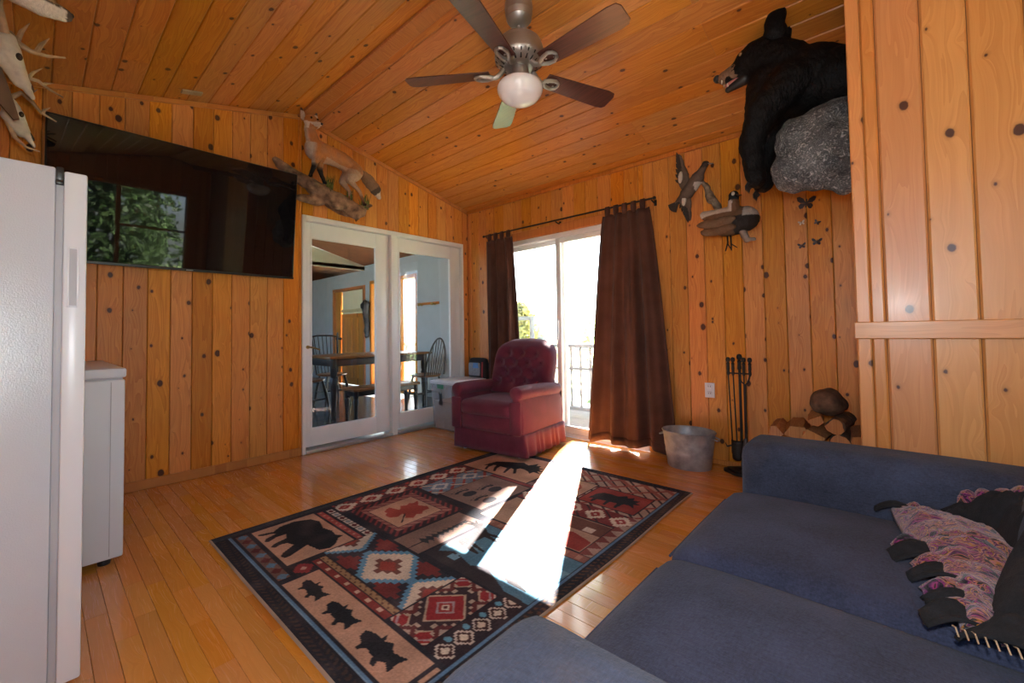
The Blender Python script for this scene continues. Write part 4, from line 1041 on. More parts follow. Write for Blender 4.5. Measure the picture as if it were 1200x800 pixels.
fp = [('e', (.205, -1.935, 2.625), (.075, .085, .095)), ('c', (.205, -1.90, 2.62), (.205, -1.70, 2.60), .088, .075), ('c', (.205, -1.70, 2.60), (.205, -1.57, 2.53), .075, .075), ('e', (.205, -1.58, 2.52), (.068, .075, .085)),
      ('c', (.21, -1.945, 2.66), (.222, -1.985, 2.78), .060, .045), ('e', (.24, -1.978, 2.845), (.056, .058, .048)), ('e', (.25, -1.975, 2.815), (.045, .070, .032)), ('c', (.275, -1.967, 2.822), (.345, -1.945, 2.790), .033, .014),
      ('c', (.24, -1.93, 2.57), (.24, -1.955, 2.47), .038, .024), ('c', (.24, -1.955, 2.47), (.235, -1.985, 2.38), .022, .015), ('c', (.235, -1.985, 2.38), (.255, -1.985, 2.372), .017, .013),
      ('c', (.17, -1.88, 2.57), (.17, -1.875, 2.47), .038, .024), ('c', (.17, -1.875, 2.47), (.165, -1.835, 2.375), .022, .015), ('c', (.165, -1.835, 2.375), (.185, -1.83, 2.365), .017, .013),
      ('c', (.245, -1.60, 2.51), (.25, -1.645, 2.42), .056, .034), ('c', (.25, -1.645, 2.42), (.245, -1.545, 2.345), .03, .017), ('c', (.245, -1.545, 2.345), (.245, -1.50, 2.235), .017, .014), ('c', (.245, -1.50, 2.235), (.27, -1.50, 2.23), .017, .013),
      ('c', (.165, -1.61, 2.51), (.165, -1.67, 2.42), .055, .033), ('c', (.165, -1.67, 2.42), (.165, -1.60, 2.345), .029, .017), ('c', (.165, -1.60, 2.345), (.165, -1.605, 2.27), .016, .014)]
fb = blob(fp, .0085, 3, .003, 40, fcol)
fb.build('body', M['fur_col'], fox, cols=fb.cols)
def tcol(p):
    t = ((p.y+1.53)*.205+(2.55-p.z)*.21)/(.205**2+.21**2)
    return WH if t > .86 else (tuple(a*.4 for a in GR) if t > .70 else (.22, .13, .075))
tl = blob([('c', (.205, -1.53, 2.55), (.205, -1.44, 2.49), .03, .05), ('c', (.205, -1.44, 2.49), (.205, -1.36, 2.41), .055, .05), ('c', (.205, -1.36, 2.41), (.205, -1.325, 2.34), .045, .018)], .009, 3, .006, 40, tcol)
tl.build('tail', M['fur_col'], fox, cols=tl.cols, label='bushy grey tail with a white tip')
for sy in (-1, 1):
    ey = -1.985+sy*.048
    er = blob([('c', (.212, ey, 2.872), (.212, ey+sy*.016, 2.938), .033, .008)], .005, 2, 0, 20, lambda p: (.50, .38, .28) if (p.x > .215 and abs(p.y-ey-sy*.008) < .016 and p.z < 2.915) else ((.36, .17, .06) if p.z < 2.92 else (.10, .06, .04)))
    er.v = [(.212+(v[0]-.212)*.5, v[1], v[2]) for v in er.v]; er.build('ear', M['fur_col'], fox, cols=er.cols)
    MB().ball((.291, -1.973+sy*.026, 2.849), .0095, 10, 7).build('eye', M['eye'], fox)
MB().ball((.358, -1.941, 2.790), (.010, .011, .009), 10, 7).build('nose', M['black_nose'], fox)

# ---- two mounted ducks and the branch between them
d1 = thing('mounted_duck', (2.70, -.10, 2.17), 'flying brown duck mount with spread wings, upper left bird on the wall', 'bird')
BR, DB, WT, BL = (.115, .085, .065), (.04, .032, .028), (.55, .50, .44), (.012, .013, .014)
b = blob([('c', (2.67, -.11, 2.10), (2.76, -.12, 2.20), .05, .048), ('c', (2.76, -.12, 2.20), (2.815, -.135, 2.275), .038, .022), ('e', (2.825, -.14, 2.285), (.028, .022, .024)), ('c', (2.67, -.11, 2.10), (2.585, -.09, 2.05), .042, .02)], .008, 3, .003, 50, lambda p: DB if p.z > 2.26 else (WT if (p.z < 2.16 and p.x > 2.74) else BR))
b.build('body', M['feather'], d1, cols=b.cols)
MB().tube([(2.845, -.14, 2.283), (2.865, -.142, 2.276), (2.882, -.143, 2.274)], [.010, .008, .005], 8, flat=.5).build('bill', plain('grey_bill', (.22, .21, .20), .4), d1)
def feather_wing(root, tip, wid, n, parent, y, cols, name='wing'):
    """a wing of overlapping flight feathers: a coverts slab and n vanes"""
    root, tip = Vector((root[0], y, root[1])), Vector((tip[0], y-.02, tip[1])); d = (tip-root); L = d.length; u = d/L; s_ = Vector((0, 1, 0)).cross(u)
    cov = blob([('e', root+d*.33, (L*.36, .016, wid*.55), Matrix(((u.x, 0, s_.x, 0), (0, 1, 0, 0), (u.z, 0, s_.z, 0), (0, 0, 0, 1)))), ('e', root+d*.62, (L*.34, .010, wid*.36), Matrix(((u.x, 0, s_.x, 0), (0, 1, 0, 0), (u.z, 0, s_.z, 0), (0, 0, 0, 1))))], .006, 2, .002, 60, lambda p: cols[0])
    w_ = cov.build(name, M['feather'], parent, cols=cov.cols)
    for k in range(n):
        f = k/(n-1); st = root+d*(.15+.5*f); en = root+d*(.35+.65*f)+s_*(wid*(.75-.65*f)*(-1)); dd = en-st; uu = dd.normalized(); nn = Vector((0, 1, 0)).cross(uu)
        pl = [st-nn*.008, st+nn*.008, st+dd*.7+nn*.013, en, st+dd*.7-nn*.013]
        m = MB(); off = Vector((0, -.004-.0015*k, 0)); of2 = off+Vector((0, -.003, 0))
        m.add([p+off for p in pl]+[p+of2 for p in pl], [(0, 1, 2, 3, 4), (9, 8, 7, 6, 5)]+[(i, (i+1) % 5, (i+1) % 5+5, i+5) for i in range(5)])
        m.build('feather', M['feather'], w_, cols=[cols[1]]*10, smooth=False)
    return w_
feather_wing((2.66, 2.13), (2.615, 2.445), .085, 6, d1, -.10, (BR, DB))
feather_wing((2.64, 2.13), (2.692, 1.865), -.085, 6, d1, -.10, (BR, DB))
for (x, z, dx, dz) in ((2.632, 2.235, .006, .05), (2.655, 2.05, -.006, -.05)):
    p = blob([('e', (x, -.128, z), (.02, .012, .05), Matrix.Rotation(.1, 4, 'Y'))], .006, 2, 0, 20, lambda p: WT); p.build('wing_patch', M['feather'], d1, cols=p.cols, label='white wing patch')
tf = MB()
for k in range(5):
    a = math.radians(195+k*14); e = Vector((2.60+.085*math.cos(a), -.095, 2.055+.085*math.sin(a))); n = Vector((-math.sin(a), 0, math.cos(a)))*.013; o_ = Vector((2.60, -.095, 2.055)); dy = Vector((0, -.003*k, 0)); dy2 = dy+Vector((0, -.003, 0))
    pl = [o_-n*.6, o_+n*.6, e+n, e-n]; tf.add([p+dy for p in pl]+[p+dy2 for p in pl], [(0, 1, 2, 3), (7, 6, 5, 4)]+[(i, (i+1) % 4, (i+1) % 4+4, i+4) for i in range(4)])
tf.build('tail', M['feather'], d1, cols=[DB]*len(tf.v), smooth=False)
brc = blob([('c', (2.79, -.02, 2.16), (2.83, -.055, 2.04), .022, .032), ('c', (2.83, -.055, 2.04), (2.90, -.08, 1.95), .032, .02), ('c', (2.83, -.05, 2.06), (2.88, -.05, 1.93), .025, .022), ('c', (2.77, -.08, 2.19), (2.80, -.03, 2.13), .012, .02)], .008, 2, .008, 30)
brc.v = [(v[0], min(v[1], -.002), v[2]) for v in brc.v]
solo(brc, 'driftwood_branch', plain('grey_branch', (.25, .20, .15), .9, var=.4, vs=25, bump=.7), (2.82, 0, 2.05), 'grey weathered branch joining the two mounted ducks', 'driftwood')
d2 = thing('mounted_duck', (2.99, -.16, 1.82), 'plump duck mount with black and white plumage, lower right bird on the wall', 'bird')
def d2c(p):
    if p.z > 1.955: return BL
    if p.x > 3.09 and p.z > 1.825: return (.42, .39, .36)
    if p.x > 3.02 and p.z < 1.83: return (.022, .018, .016)
    if p.z > 1.87 and p.x < 3.02: return WT
    if p.z > 1.80: return (.15, .085, .045)
    return (.10, .065, .04)
b = blob([('e', (2.975, -.15, 1.815), (.165, .095, .105), Matrix.Rotation(.12, 4, 'Y')), ('e', (3.08, -.15, 1.815), (.10, .09, .09)), ('c', (2.90, -.15, 1.85), (2.80, -.13, 1.90), .075, .03), ('c', (3.02, -.175, 1.87), (3.025, -.19, 1.965), .045, .034), ('e', (3.03, -.2, 1.985), (.034, .036, .032))], .008, 3, .003, 40, d2c)
b.build('body', M['feather'], d2, cols=b.cols)
for zz, yy_, cc, sc_ in ((1.80, -.235, (.17, .10, .055), 1.), (1.745, -.225, (.13, .075, .04), .82)):
    wv = blob([('e', (2.90, yy_, zz), (.125*sc_, .02, .036), Matrix.Rotation(.05, 4, 'Y')), ('e', (2.98, yy_-.005, zz+.012), (.07, .02, .03))], .007, 2, .004, 40, lambda p: cc)
    wv.build('wing', M['feather'], d2, cols=wv.cols)
ch = blob([('e', (3.033, -.232, 1.99), (.013, .008, .016))], .004, 2, 0, 20, lambda p: WT); ch.build('cheek', M['feather'], d2, cols=ch.cols, label='white cheek patch')
MB().tube([(3.05, -.215, 1.98), (3.07, -.225, 1.972), (3.085, -.23, 1.97)], [.013, .010, .007], 8, flat=.5).build('bill', M['blackp'], d2)
fw_ = blob([('c', (3.07, -.16, 1.725), (3.10, -.18, 1.66), .028, .022), ('c', (3.10, -.18, 1.66), (3.15, -.19, 1.655), .02, .012)], .006, 2, .004, 30); fw_.build('foot', plain('grey_foot', (.26, .22, .19), .7, var=.4), d2)
ft = MB()
for dx in (0, .022): ft.tube([(2.965+dx, -.15, 1.73), (2.97+dx, -.16, 1.66), (2.955+dx*1.8, -.17, 1.60)], [.006, .005, .004], 6).tube([(2.97+dx, -.16, 1.65), (2.99+dx*2, -.175, 1.615)], [.004, .003], 6)
ft.build('leg', M['blackp'], d2)

# ---- butterflies on the wall
def butterfly(x, z, s_, rot, mat, label):
    o = thing('wall_butterfly', (x, -.004, z), label, 'butterfly', 'metal butterflies on the pine wall')
    T = Matrix.Translation((x, -.006, z)) @ Matrix.Rotation(rot, 4, 'Y') @ Matrix(((s_, 0, 0, 0), (0, 0, -s_, 0), (0, s_, 0, 0), (0, 0, 0, 1)))
    up = [(.03, .04), (.2, .32), (.45, .46), (.62, .40), (.55, .15), (.38, .02), (.03, 0)]; lo_ = [(.03, .0), (.35, -.03), (.47, -.2), (.36, -.42), (.2, -.38), (.03, -.1)]
    for sx in (-1, 1):
        for pl in (up, lo_):
            q = [(sx*a, b) for a, b in pl]; R = T @ Matrix.Rotation(-sx*.3, 4, 'Y')
            MB().prism(q, .03, R).build('wing', M[mat], o, smooth=False)
    MB().tube([T @ Vector((0, -.3, 0)), T @ Vector((0, .3, 0))], .045*s_, 8).build('body', M['pewter_dk'], o)
butterfly(3.43, 1.885, .095, .12, 'pewter_dk', 'largest dark metal butterfly on the pine wall under the bear rock')
butterfly(3.400, 1.755, .034, -.2, 'bone', 'small pale butterfly just below the largest butterfly, on its left')
butterfly(3.487, 1.742, .034, .5, 'pewter_dk', 'small dark butterfly below the largest butterfly, on its right')
butterfly(3.397, 1.597, .042, -.1, 'pewter_dk', 'lowest small dark butterfly of the group, on the left')
butterfly(3.482, 1.612, .052, .1, 'pewter_dk', 'medium dark butterfly low in the group, on the right')

# ---- deer head and skulls hanging above the refrigerator
def pt(y, z, x, base=(.45, 3.8653)):
    """keeps the drawn proportions while moving the point out from the corner"""
    k = (3.8653-x)/(3.8653-.45); return Vector((x, -3.5119+(y+3.5119)*k, 1.0379+(z-1.0379)*k))
dh = thing('mounted_deer_head', (1.45, -3.72, 2.35), 'mounted deer head with pale muzzle at the top left corner', 'deer head')
X_ = 1.45
def dc(p):
    yv = -3.5119+(p.y+3.5119)/.707
    c = (.42, .27, .15)
    if p.z < 2.315+ (p.y+3.6)*.12: c = (.62, .54, .44)
    if yv > -3.47 and p.z > 2.325+(p.y+3.6)*.12: c = (.24, .15, .09)
    if yv > -3.418: c = (.10, .07, .05)
    if abs(p.z-(2.322+(p.y+3.6)*.10)) < .004 and yv > -3.52: c = (.05, .03, .02)
    return c
A0, A1, A2 = pt(-3.72, 2.93, X_), pt(-3.52, 2.865, X_), pt(-3.425, 2.852, X_)
db = blob([('c', A0, A1, .062, .043), ('c', A1, A2, .040, .024), ('e', A0, (.06, .075, .065)), ('c', A0+Vector((0, -.02, -.02)), Vector((1.45, -3.71, 2.30)), .075, .10), ('c', A1+Vector((0, 0, -.022)), A2+Vector((0, -.005, -.014)), .024, .016)], .008, 3, .002, 40, dc)
db.v = [(v[0], max(v[1], -3.722), v[2]) for v in db.v]
db.build('head', M['fur_col'], dh, cols=db.cols)
for sx in (-1, 1):
    MB().ball(pt(-3.575, 2.90, X_)+Vector((sx*.036, 0, .010)), .011, 10, 7).build('eye', M['eye'], dh)
    e_ = blob([('c', A0+Vector((sx*.05, 0, .05)), A0+Vector((sx*.11, -.015, .085)), .022, .012)], .006, 2, 0, 20, lambda p: (.35, .22, .13)); e_.build('ear', M['fur_col'], dh, cols=e_.cols)
MB().ball(A2+Vector((0, .016, .006)), (.014, .010, .009), 10, 7).build('nose', M['black_nose'], dh)
def skull(X_, pts, ant, label, loc):
    o = thing('deer_skull', loc, label, 'deer skull')
    P = [pt(*p, X_) for p in pts]      # cranium, eye region, cheek, tip
    s_ = (P[3]-P[0]).length/.30
    k = blob([('e', P[0], (.048*s_, .046*s_, .05*s_)), ('c', P[0], P[1], .05*s_, .048*s_), ('c', P[1], P[2], .045*s_, .028*s_), ('c', P[2], P[3], .026*s_, .010*s_), ('c', P[1]+Vector((0, -.02, -.01)), P[2]+Vector((0, -.015, 0)), .03, .02)], .006, 2, .003, 30)
    k.v = [(v[0], max(v[1], -3.722), v[2]) for v in k.v]
    ko = k.build('skull', M['bone'], o)
    d = (P[3]-P[0]).normalized()
    for sx in (-1, 1):
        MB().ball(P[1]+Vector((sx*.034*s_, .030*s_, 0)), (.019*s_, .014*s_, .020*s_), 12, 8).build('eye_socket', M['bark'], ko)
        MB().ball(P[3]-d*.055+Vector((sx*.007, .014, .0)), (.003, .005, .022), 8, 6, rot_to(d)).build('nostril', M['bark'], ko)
    for main, rad, tines in ant:
        a = MB(); mp = [pt(*p[:2], X_)+Vector((p[2] if len(p) > 2 else 0, 0, 0)) for p in main]; n = len(mp)
        a.tube(mp, [rad*(1-.75*i/(n-1)) for i in range(n)], 10)
        ao = a.build('antler', M['antler'], o)
        for t0, t1 in tines:
            p0, p1 = pt(*t0[:2], X_)+Vector((t0[2] if len(t0) > 2 else 0, 0, 0)), pt(*t1[:2], X_)+Vector((t1[2] if len(t1) > 2 else 0, 0, 0)); md = (p0+p1)/2+Vector((.0, -.006, .0))
            MB().tube([p0, md, p1], [rad*.62, rad*.5, .0015], 8).build('tine', M['antler'], ao)
    pq = (P[0]+P[1])/2
    MB().tube([P[0]+Vector((0, -.0, .01)), Vector((P[0].x, -3.722, P[0].z+.01))], .014, 8).build('hanger', M['dark_iron'], o)
    return o
skull(1.0, [(-3.640, 2.60), (-3.618, 2.52), (-3.568, 2.39), (-3.538, 2.33)],
      [([(-3.63, 2.63), (-3.640, 2.70), (-3.632, 2.645), (-3.598, 2.607), (-3.55, 2.584), (-3.491, 2.585), (-3.42, 2.609)][2:], .017, [((-3.598, 2.61), (-3.555, 2.736)), ((-3.530, 2.585), (-3.482, 2.69))]),
       ([(-3.64, 2.61, .05), (-3.66, 2.72, .1), (-3.64, 2.80, .17), (-3.57, 2.83, .22), (-3.49, 2.80, .25)], .017, [((-3.64, 2.80, .17), (-3.62, 2.88, .18)), ((-3.57, 2.83, .22), (-3.55, 2.89, .22))])],
      'white deer skull with branching antlers hanging above the refrigerator, upper one', (1.0, -3.72, 2.2))
skull(.72, [(-3.625, 2.27), (-3.60, 2.22), (-3.56, 2.13), (-3.530, 2.07)],
      [([(-3.62, 2.40), (-3.57, 2.435), (-3.52, 2.434), (-3.479, 2.404), (-3.427, 2.382)], .013, [((-3.558, 2.435), (-3.506, 2.511)), ((-3.505, 2.42), (-3.462, 2.446))]),
       ([(-3.62, 2.30), (-3.58, 2.345), (-3.54, 2.31), (-3.51, 2.265), (-3.45, 2.235)], .013, [((-3.556, 2.33), (-3.523, 2.386)), ((-3.505, 2.262), (-3.475, 2.305))]),
       ([(-3.63, 2.19), (-3.60, 2.10), (-3.56, 2.06), (-3.51, 2.05)], .012, [((-3.60, 2.10), (-3.58, 2.16))])],
      'smaller deer skull with thin antlers beside the television corner, lower one', (.72, -3.72, 2.0))
pb = [(-3.70, 2.46), (-3.66, 2.49), (-3.64, 2.42), (-3.600, 2.27), (-3.585, 2.205), (-3.605, 2.195), (-3.66, 2.27), (-3.71, 2.33)]
m = MB(); a_ = [pt(y, z, .93) for y, z in pb]; n = len(a_); m.add(a_+[p+Vector((-.02, 0, 0)) for p in a_], [tuple(range(n)), tuple(range(n, 2*n))[::-1]]+[(i, (i+1) % n, (i+1) % n+n, i+n) for i in range(n)])
m.v = [(v[0], max(v[1], -3.72), v[2]) for v in m.v]
solo(m, 'wooden_plaque', M['drift'], (.93, -3.72, 2.1), 'dark wooden trophy plaque between the two deer skulls', 'plaque', smooth=False)
# ---- rug: a woven sheet whose printed pattern is stored per vertex
RX, RY, RW, RH = 1.245, -2.91, 1.63, 2.175
def make_rug():
    NU, NV = 364, 485
    u = np.linspace(0, RW, NU); v = np.linspace(0, RH, NV); U, V = np.meshgrid(u, v)
    TAN, NAVY, RED, BLUE, CRM, BRN, GRY, DRED = (.44, .265, .185), (.020, .020, .028), (.20, .032, .030), (.10, .20, .30), (.55, .47, .38), (.10, .05, .04), (.17, .115, .10), (.105, .022, .024)
    C = np.zeros((NV, NU, 3)); C[:] = NAVY
    nz = np.array([[mnoise.noise(Vector((a*9, b*9, 1.))) for a in u[::4]] for b in v[::4]]); nz = np.kron(nz, np.ones((4, 4)))[:NV, :NU]
    def put(m, c): C[m] = c
    def rect(a, b, c, d): return (U >= a) & (U <= c) & (V >= b) & (V <= d)
    def poly(P):
        m = np.zeros_like(U, bool); n = len(P); j = n-1
        for i in range(n):
            (xi, yi), (xj, yj) = P[i], P[j]
            if yi != yj: m ^= ((yi > V) != (yj > V)) & (U < (xj-xi)*(V-yi)/(yj-yi)+xi)
            j = i
        return m
    def dia(cu, cv, a, b, st=0):
        du, dv = np.abs(U-cu)/a, np.abs(V-cv)/b
        if st: du = np.ceil(du*st)/st; dv = np.ceil(dv*st)/st
        return du+dv <= 1+(1./st if st else 0)
    def ell(cu, cv, a, b): return ((U-cu)/a)**2+((V-cv)/b)**2 <= 1
    def framed(a, b, c, d, col, fr=.008, fc=NAVY): put(rect(a, b, c, d), fc); m = rect(a+fr, b+fr, c-fr, d-fr); put(m, col); return m
    saw = lambda x, p: np.abs((x/p) % 1-.5)*2
    # borders
    tick = (np.sin(U*210+2*np.sin(V*120)) > .1) & (np.sin(V*190+U*14) > -.5)
    put(rect(0, .014, RW, .058) & tick, (.055, .035, .03)); put(rect(.05, .064, 1.56, .078), (.10, .20, .33)); put(rect(.05, .067, 1.56, .071), (.18, .30, .44))
    tick2 = (np.sin(V*210+2*np.sin(U*120)) > .1) & (np.sin(U*190+V*14) > -.5)
    put(rect(1.578, 0, 1.622, RH) & tick2, (.085, .045, .03)); put(rect(1.556, .07, 1.57, 2.12), (.10, .20, .33))
    put(rect(.012, 0, .05, RH), (.035, .038, .045)); put(rect(.012, 0, .05, RH) & tick2, (.05, .05, .055)); put(rect(0, 2.13, RW, RH) & tick, (.05, .04, .045))
    # near-left strip with small diamonds
    framed(.065, .086, .66, .15, (.155, .085, .07))
    for k in range(9):
        put(dia(.10+.066*k, .118, .026, .022, 4), BLUE if k % 2 == 0 else DRED)
    # bear panel
    m = framed(.072, .155, .562, .49, TAN)
    put(poly([(.125, .182), (.15, .245), (.114, .291), (.105, .365), (.144, .44), (.209, .462), (.304, .439), (.37, .455), (.43, .447), (.465, .47), (.475, .44), (.525, .40), (.542, .365), (.521, .322), (.425, .305), (.45, .255), (.472, .214), (.475, .185), (.445, .175), (.416, .198), (.375, .262), (.33, .245), (.325, .215), (.336, .19), (.315, .175), (.293, .20), (.275, .264), (.228, .279), (.225, .235), (.251, .19), (.235, .175), (.205, .19), (.185, .245), (.168, .235), (.158, .19), (.14, .175)]), (.014, .014, .018))
    # red strip, chequered strip
    framed(.085, .488, .58, .535, (.30, .06, .055)); put(rect(.09, .495, .575, .528) & (np.sin(U*130)*np.sin(V*150) > .55), (.45, .22, .16))
    put(rect(.085, .54, .58, .59), NAVY)
    for k in range(7):
        a = .10+.068*k; put(rect(a, .547, a+.056, .583), (.48, .42, .36)); put(dia(a+.028, .565, .02, .015, 3), (.20, .24, .26) if k % 2 else DRED)
    # small red diamond block
    framed(.567, .155, .692, .255, (.035, .022, .026)); put(dia(.63, .205, .05, .042, 4), (.25, .035, .04)); put(dia(.63, .205, .018, .015), (.5, .3, .25))
    # fish panel
    framed(.688, .085, 1.518, .25, TAN, .007)
    FS = [(1.219, .15), (1.211, .177), (1.235, .19), (1.266, .193), (1.284, .192), (1.288, .216), (1.308, .194), (1.34, .210), (1.354, .193), (1.375, .186), (1.397, .188), (1.436, .200), (1.425, .164), (1.432, .123), (1.392, .143), (1.368, .131), (1.376, .110), (1.355, .107), (1.337, .130), (1.286, .135), (1.27, .113), (1.255, .113), (1.257, .135)]
    for du, s_ in ((0, 1.), (-.252, .88), (-.478, .80)):
        put(poly([((a-1.215)*s_+1.215+du, (b-.160)*s_+.160+.002) for a, b in FS]), (.016, .017, .022))
    framed(1.52, .16, 1.556, .25, (.42, .25, .17)); framed(1.52, .085, 1.556, .158, (.20, .22, .24))
    # gold / red strip
    put(rect(.60, .256, 1.212, .318), (.15, .06, .045)); put(rect(.60, .288, 1.212, .316), (.30, .19, .10)); put(rect(.60, .288, 1.212, .316) & (np.sin(U*150+V*200) > .3) & (np.sin(U*150-V*200) > -.2), (.12, .06, .04))
    put(rect(.60, .256, 1.212, .284), (.20, .035, .032)); put(rect(.60, .258, 1.212, .282) & (saw(U, .085) < .28) & (V > .264), (.52, .36, .28)); put(rect(.60, .284, 1.212, .289), NAVY)
    # blue and white stepped-diamond panel
    m = framed(.56, .322, 1.212, .595, (.03, .028, .038))
    for cu in (.735, 1.055):
        for cv in (.355, .56): put(rect(.565, .327, 1.208, .59) & dia(cu, cv, .085, .06, 5), (.16, .03, .03))
    for cu, a in ((.905, .19), (.56, .13), (1.212, .13)):
        put(rect(.565, .327, 1.208, .59) & dia(cu, .458, a, .155, 8), (.10, .25, .39)); put(rect(.565, .327, 1.208, .59) & dia(cu, .458, a*.80, .125, 8), CRM)
        put(rect(.565, .327, 1.208, .59) & dia(cu, .458, a*.46, .066, 5), (.15, .06, .05)); put(rect(.565, .327, 1.208, .59) & dia(cu, .458, a*.28, .036, 4), (.27, .05, .04))
    # red kilim
    m = framed(1.214, .262, 1.43, .622, (.045, .025, .03)); inn = rect(1.22, .268, 1.424, .616)
    for (cu, cv) in ((1.323, .442), (1.22, .62), (1.424, .62), (1.22, .265), (1.424, .265)):
        put(inn & dia(cu, cv, .112, .104), (.44, .33, .24)); put(inn & dia(cu, cv, .100, .093), (.27, .025, .03)); put(inn & dia(cu, cv, .05, .046), (.33, .25, .27)); put(inn & dia(cu, cv, .038, .035), (.27, .03, .03)); put(inn & dia(cu, cv, .022, .020), CRM); put(inn & dia(cu, cv, .011, .010), DRED)
    for (cu, cv) in ((1.22, .53), (1.424, .53), (1.22, .352), (1.424, .352), (1.323, .62), (1.323, .265)):
        put(inn & dia(cu, cv, .06, .056, 5), (.40, .32, .25)); put(inn & dia(cu, cv, .045, .042, 4), (.12, .03, .03)); put(inn & dia(cu, cv, .022, .02), (.42, .32, .26))
    # dark dotted strip
    put(rect(1.432, .262, 1.556, .64), (.028, .018, .024))
    for k in range(5):
        cv = .30+.082*k
        put(rect(1.432, .262, 1.556, .64) & dia(1.495, cv, .042, .037, 4), (.5, .42, .36)); put(dia(1.495, cv, .033, .029, 4), (.05, .02, .02)); put(dia(1.495, cv, .018, .016, 3), CRM)
        put(ell(1.46, cv+.041, .015, .012), (.10, .27, .38))
    # left row of diamonds
    put(rect(.058, .60, .195, 1.635), (.13, .04, .045))
    put(rect(.058, .60, .195, 1.635) & (saw(V+U*.9, .088) < .30), (.30, .055, .05)); put(rect(.058, .60, .195, 1.635) & (saw(V-U*.9, .088) < .22), (.055, .03, .04))
    for k in range(6):
        cv = .645+.177*k; put(rect(.058, .6, .195, 1.635) & dia(.13, cv, .062, .075, 4), CRM); put(dia(.13, cv, .030, .036, 3), (.27, .035, .035)); put(dia(.13, cv, .010, .012), TAN)
    # blue triangle strip
    put(rect(.205, 1.12, .40, 1.635), (.15, .19, .24)); put(rect(.205, 1.12, .40, 1.635) & (saw(V+U, .10) < .3), (.27, .06, .055)); put(rect(.205, 1.12, .4, 1.635) & (saw(V-U*1.2, .2) < .12), CRM)
    for cv in (1.23, 1.50): put(rect(.205, 1.12, .40, 1.635) & dia(.30, cv, .085, .11, 5), (.14, .22, .31)); put(dia(.30, cv, .055, .07, 4), (.45, .47, .48)); put(dia(.30, cv, .035, .045), (.13, .19, .27))
    # leaf panel
    put(rect(.20, .625, .70, 1.09), (.035, .020, .026))
    put(rect(.21, .635, .69, 1.08) & (saw(U+V, .05) < .42), (.19, .035, .04)); put(rect(.255, .675, .65, 1.04), (.28, .12, .10)); put(rect(.255, .675, .65, 1.04) & (saw(U-V, .055) < .4), (.17, .05, .05)); put(rect(.30, .70, .615, 1.0), NAVY); put(rect(.305, .705, .61, .995), TAN)
    put(poly([(.357, .785), (.345, .815), (.385, .825), (.423, .835), (.40, .855), (.375, .87), (.395, .90), (.380, .93), (.40, .945), (.386, .985), (.425, .965), (.449, .945), (.50, .975), (.537, .962), (.535, .92), (.565, .89), (.545, .865), (.572, .826), (.541, .793), (.505, .818), (.478, .815), (.495, .775), (.467, .738), (.42, .742), (.40, .765), (.38, .76)]), (.30, .05, .038))
    put(poly([(.485, .825), (.492, .828), (.578, .75), (.570, .744)]), NAVY)
    # pine branch panel
    framed(.705, .60, .925, 1.05, (.20, .13, .11)); put(rect(.705, .60, .925, 1.05) & (np.abs(U-.84+(V-.613)*.05) < .004) & (V < 1.0) & (V > .61), NAVY)
    for k in range(9):
        cv = .70+.034*k; wd = .075*(1-.085*k)
        put(poly([(.835, cv+.03), (.835-wd, cv-.02), (.835-wd*.5, cv+.002), (.835, cv-.012), (.835+wd*.5, cv+.002), (.835+wd, cv-.02)]), (.028, .035, .042))
    # paw panel
    framed(.40, 1.14, .79, 1.60, (.22, .145, .125))
    for (cu, cv) in ((.55, 1.27), (.62, 1.43), (.72, 1.28)):
        put(ell(cu, cv, .038, .05), (.03, .032, .04))
        for k in range(5):
            a = math.radians(55+k*17+90); put(ell(cu+.07*math.cos(a)*1.0-.005, cv+.075*math.sin(a)-.012, .011, .017), (.03, .032, .04)); put(ell(cu+.10*math.cos(a), cv+.105*math.sin(a)-.018, .004, .010), (.03, .032, .04))
    put(rect(.40, 1.60, .79, 1.64), (.20, .04, .045)); put(rect(.70, 1.09, .79, 1.60) & (saw(V, .06) < .5) & (U > .795), RED)
    # moose panel
    framed(.058, 1.64, .71, 2.125, TAN)
    put(poly([(.195, 1.74), (.20, 1.80), (.21, 1.87), (.235, 1.89), (.30, 1.93), (.36, 1.955), (.40, 1.985), (.43, 1.97), (.47, 1.955), (.49, 1.99), (.51, 2.03), (.53, 1.98), (.56, 2.0), (.575, 1.95), (.62, 1.96), (.60, 1.92), (.655, 1.90), (.61, 1.885), (.665, 1.85), (.60, 1.855), (.60, 1.81), (.56, 1.84), (.53, 1.85), (.50, 1.86), (.47, 1.86), (.46, 1.83), (.52, 1.75), (.505, 1.735), (.445, 1.81), (.41, 1.82), (.45, 1.71), (.435, 1.70), (.385, 1.80), (.32, 1.80), (.33, 1.75), (.37, 1.69), (.35, 1.685), (.30, 1.75), (.275, 1.80), (.255, 1.79), (.26, 1.73), (.29, 1.68), (.27, 1.675), (.235, 1.73), (.222, 1.76)]), (.014, .014, .017))
    put(rect(.715, 1.64, .80, 2.125), (.10, .06, .065)); put(rect(.715, 1.64, .80, 2.125) & (saw(V, .09) < .45), (.22, .14, .13))
    # elk by the water
    put(rect(.93, .63, 1.55, 1.04), (.035, .030, .036))
    put(poly([(.945, .73), (.97, .69), (1.03, .735), (1.10, .72), (1.18, .70), (1.25, .74), (1.33, .70), (1.42, .66), (1.55, .655), (1.55, 1.035), (.945, 1.035)]), (.085, .205, .30))
    put(rect(.95, .68, 1.55, 1.035) & (nz > .22), (.15, .30, .40))
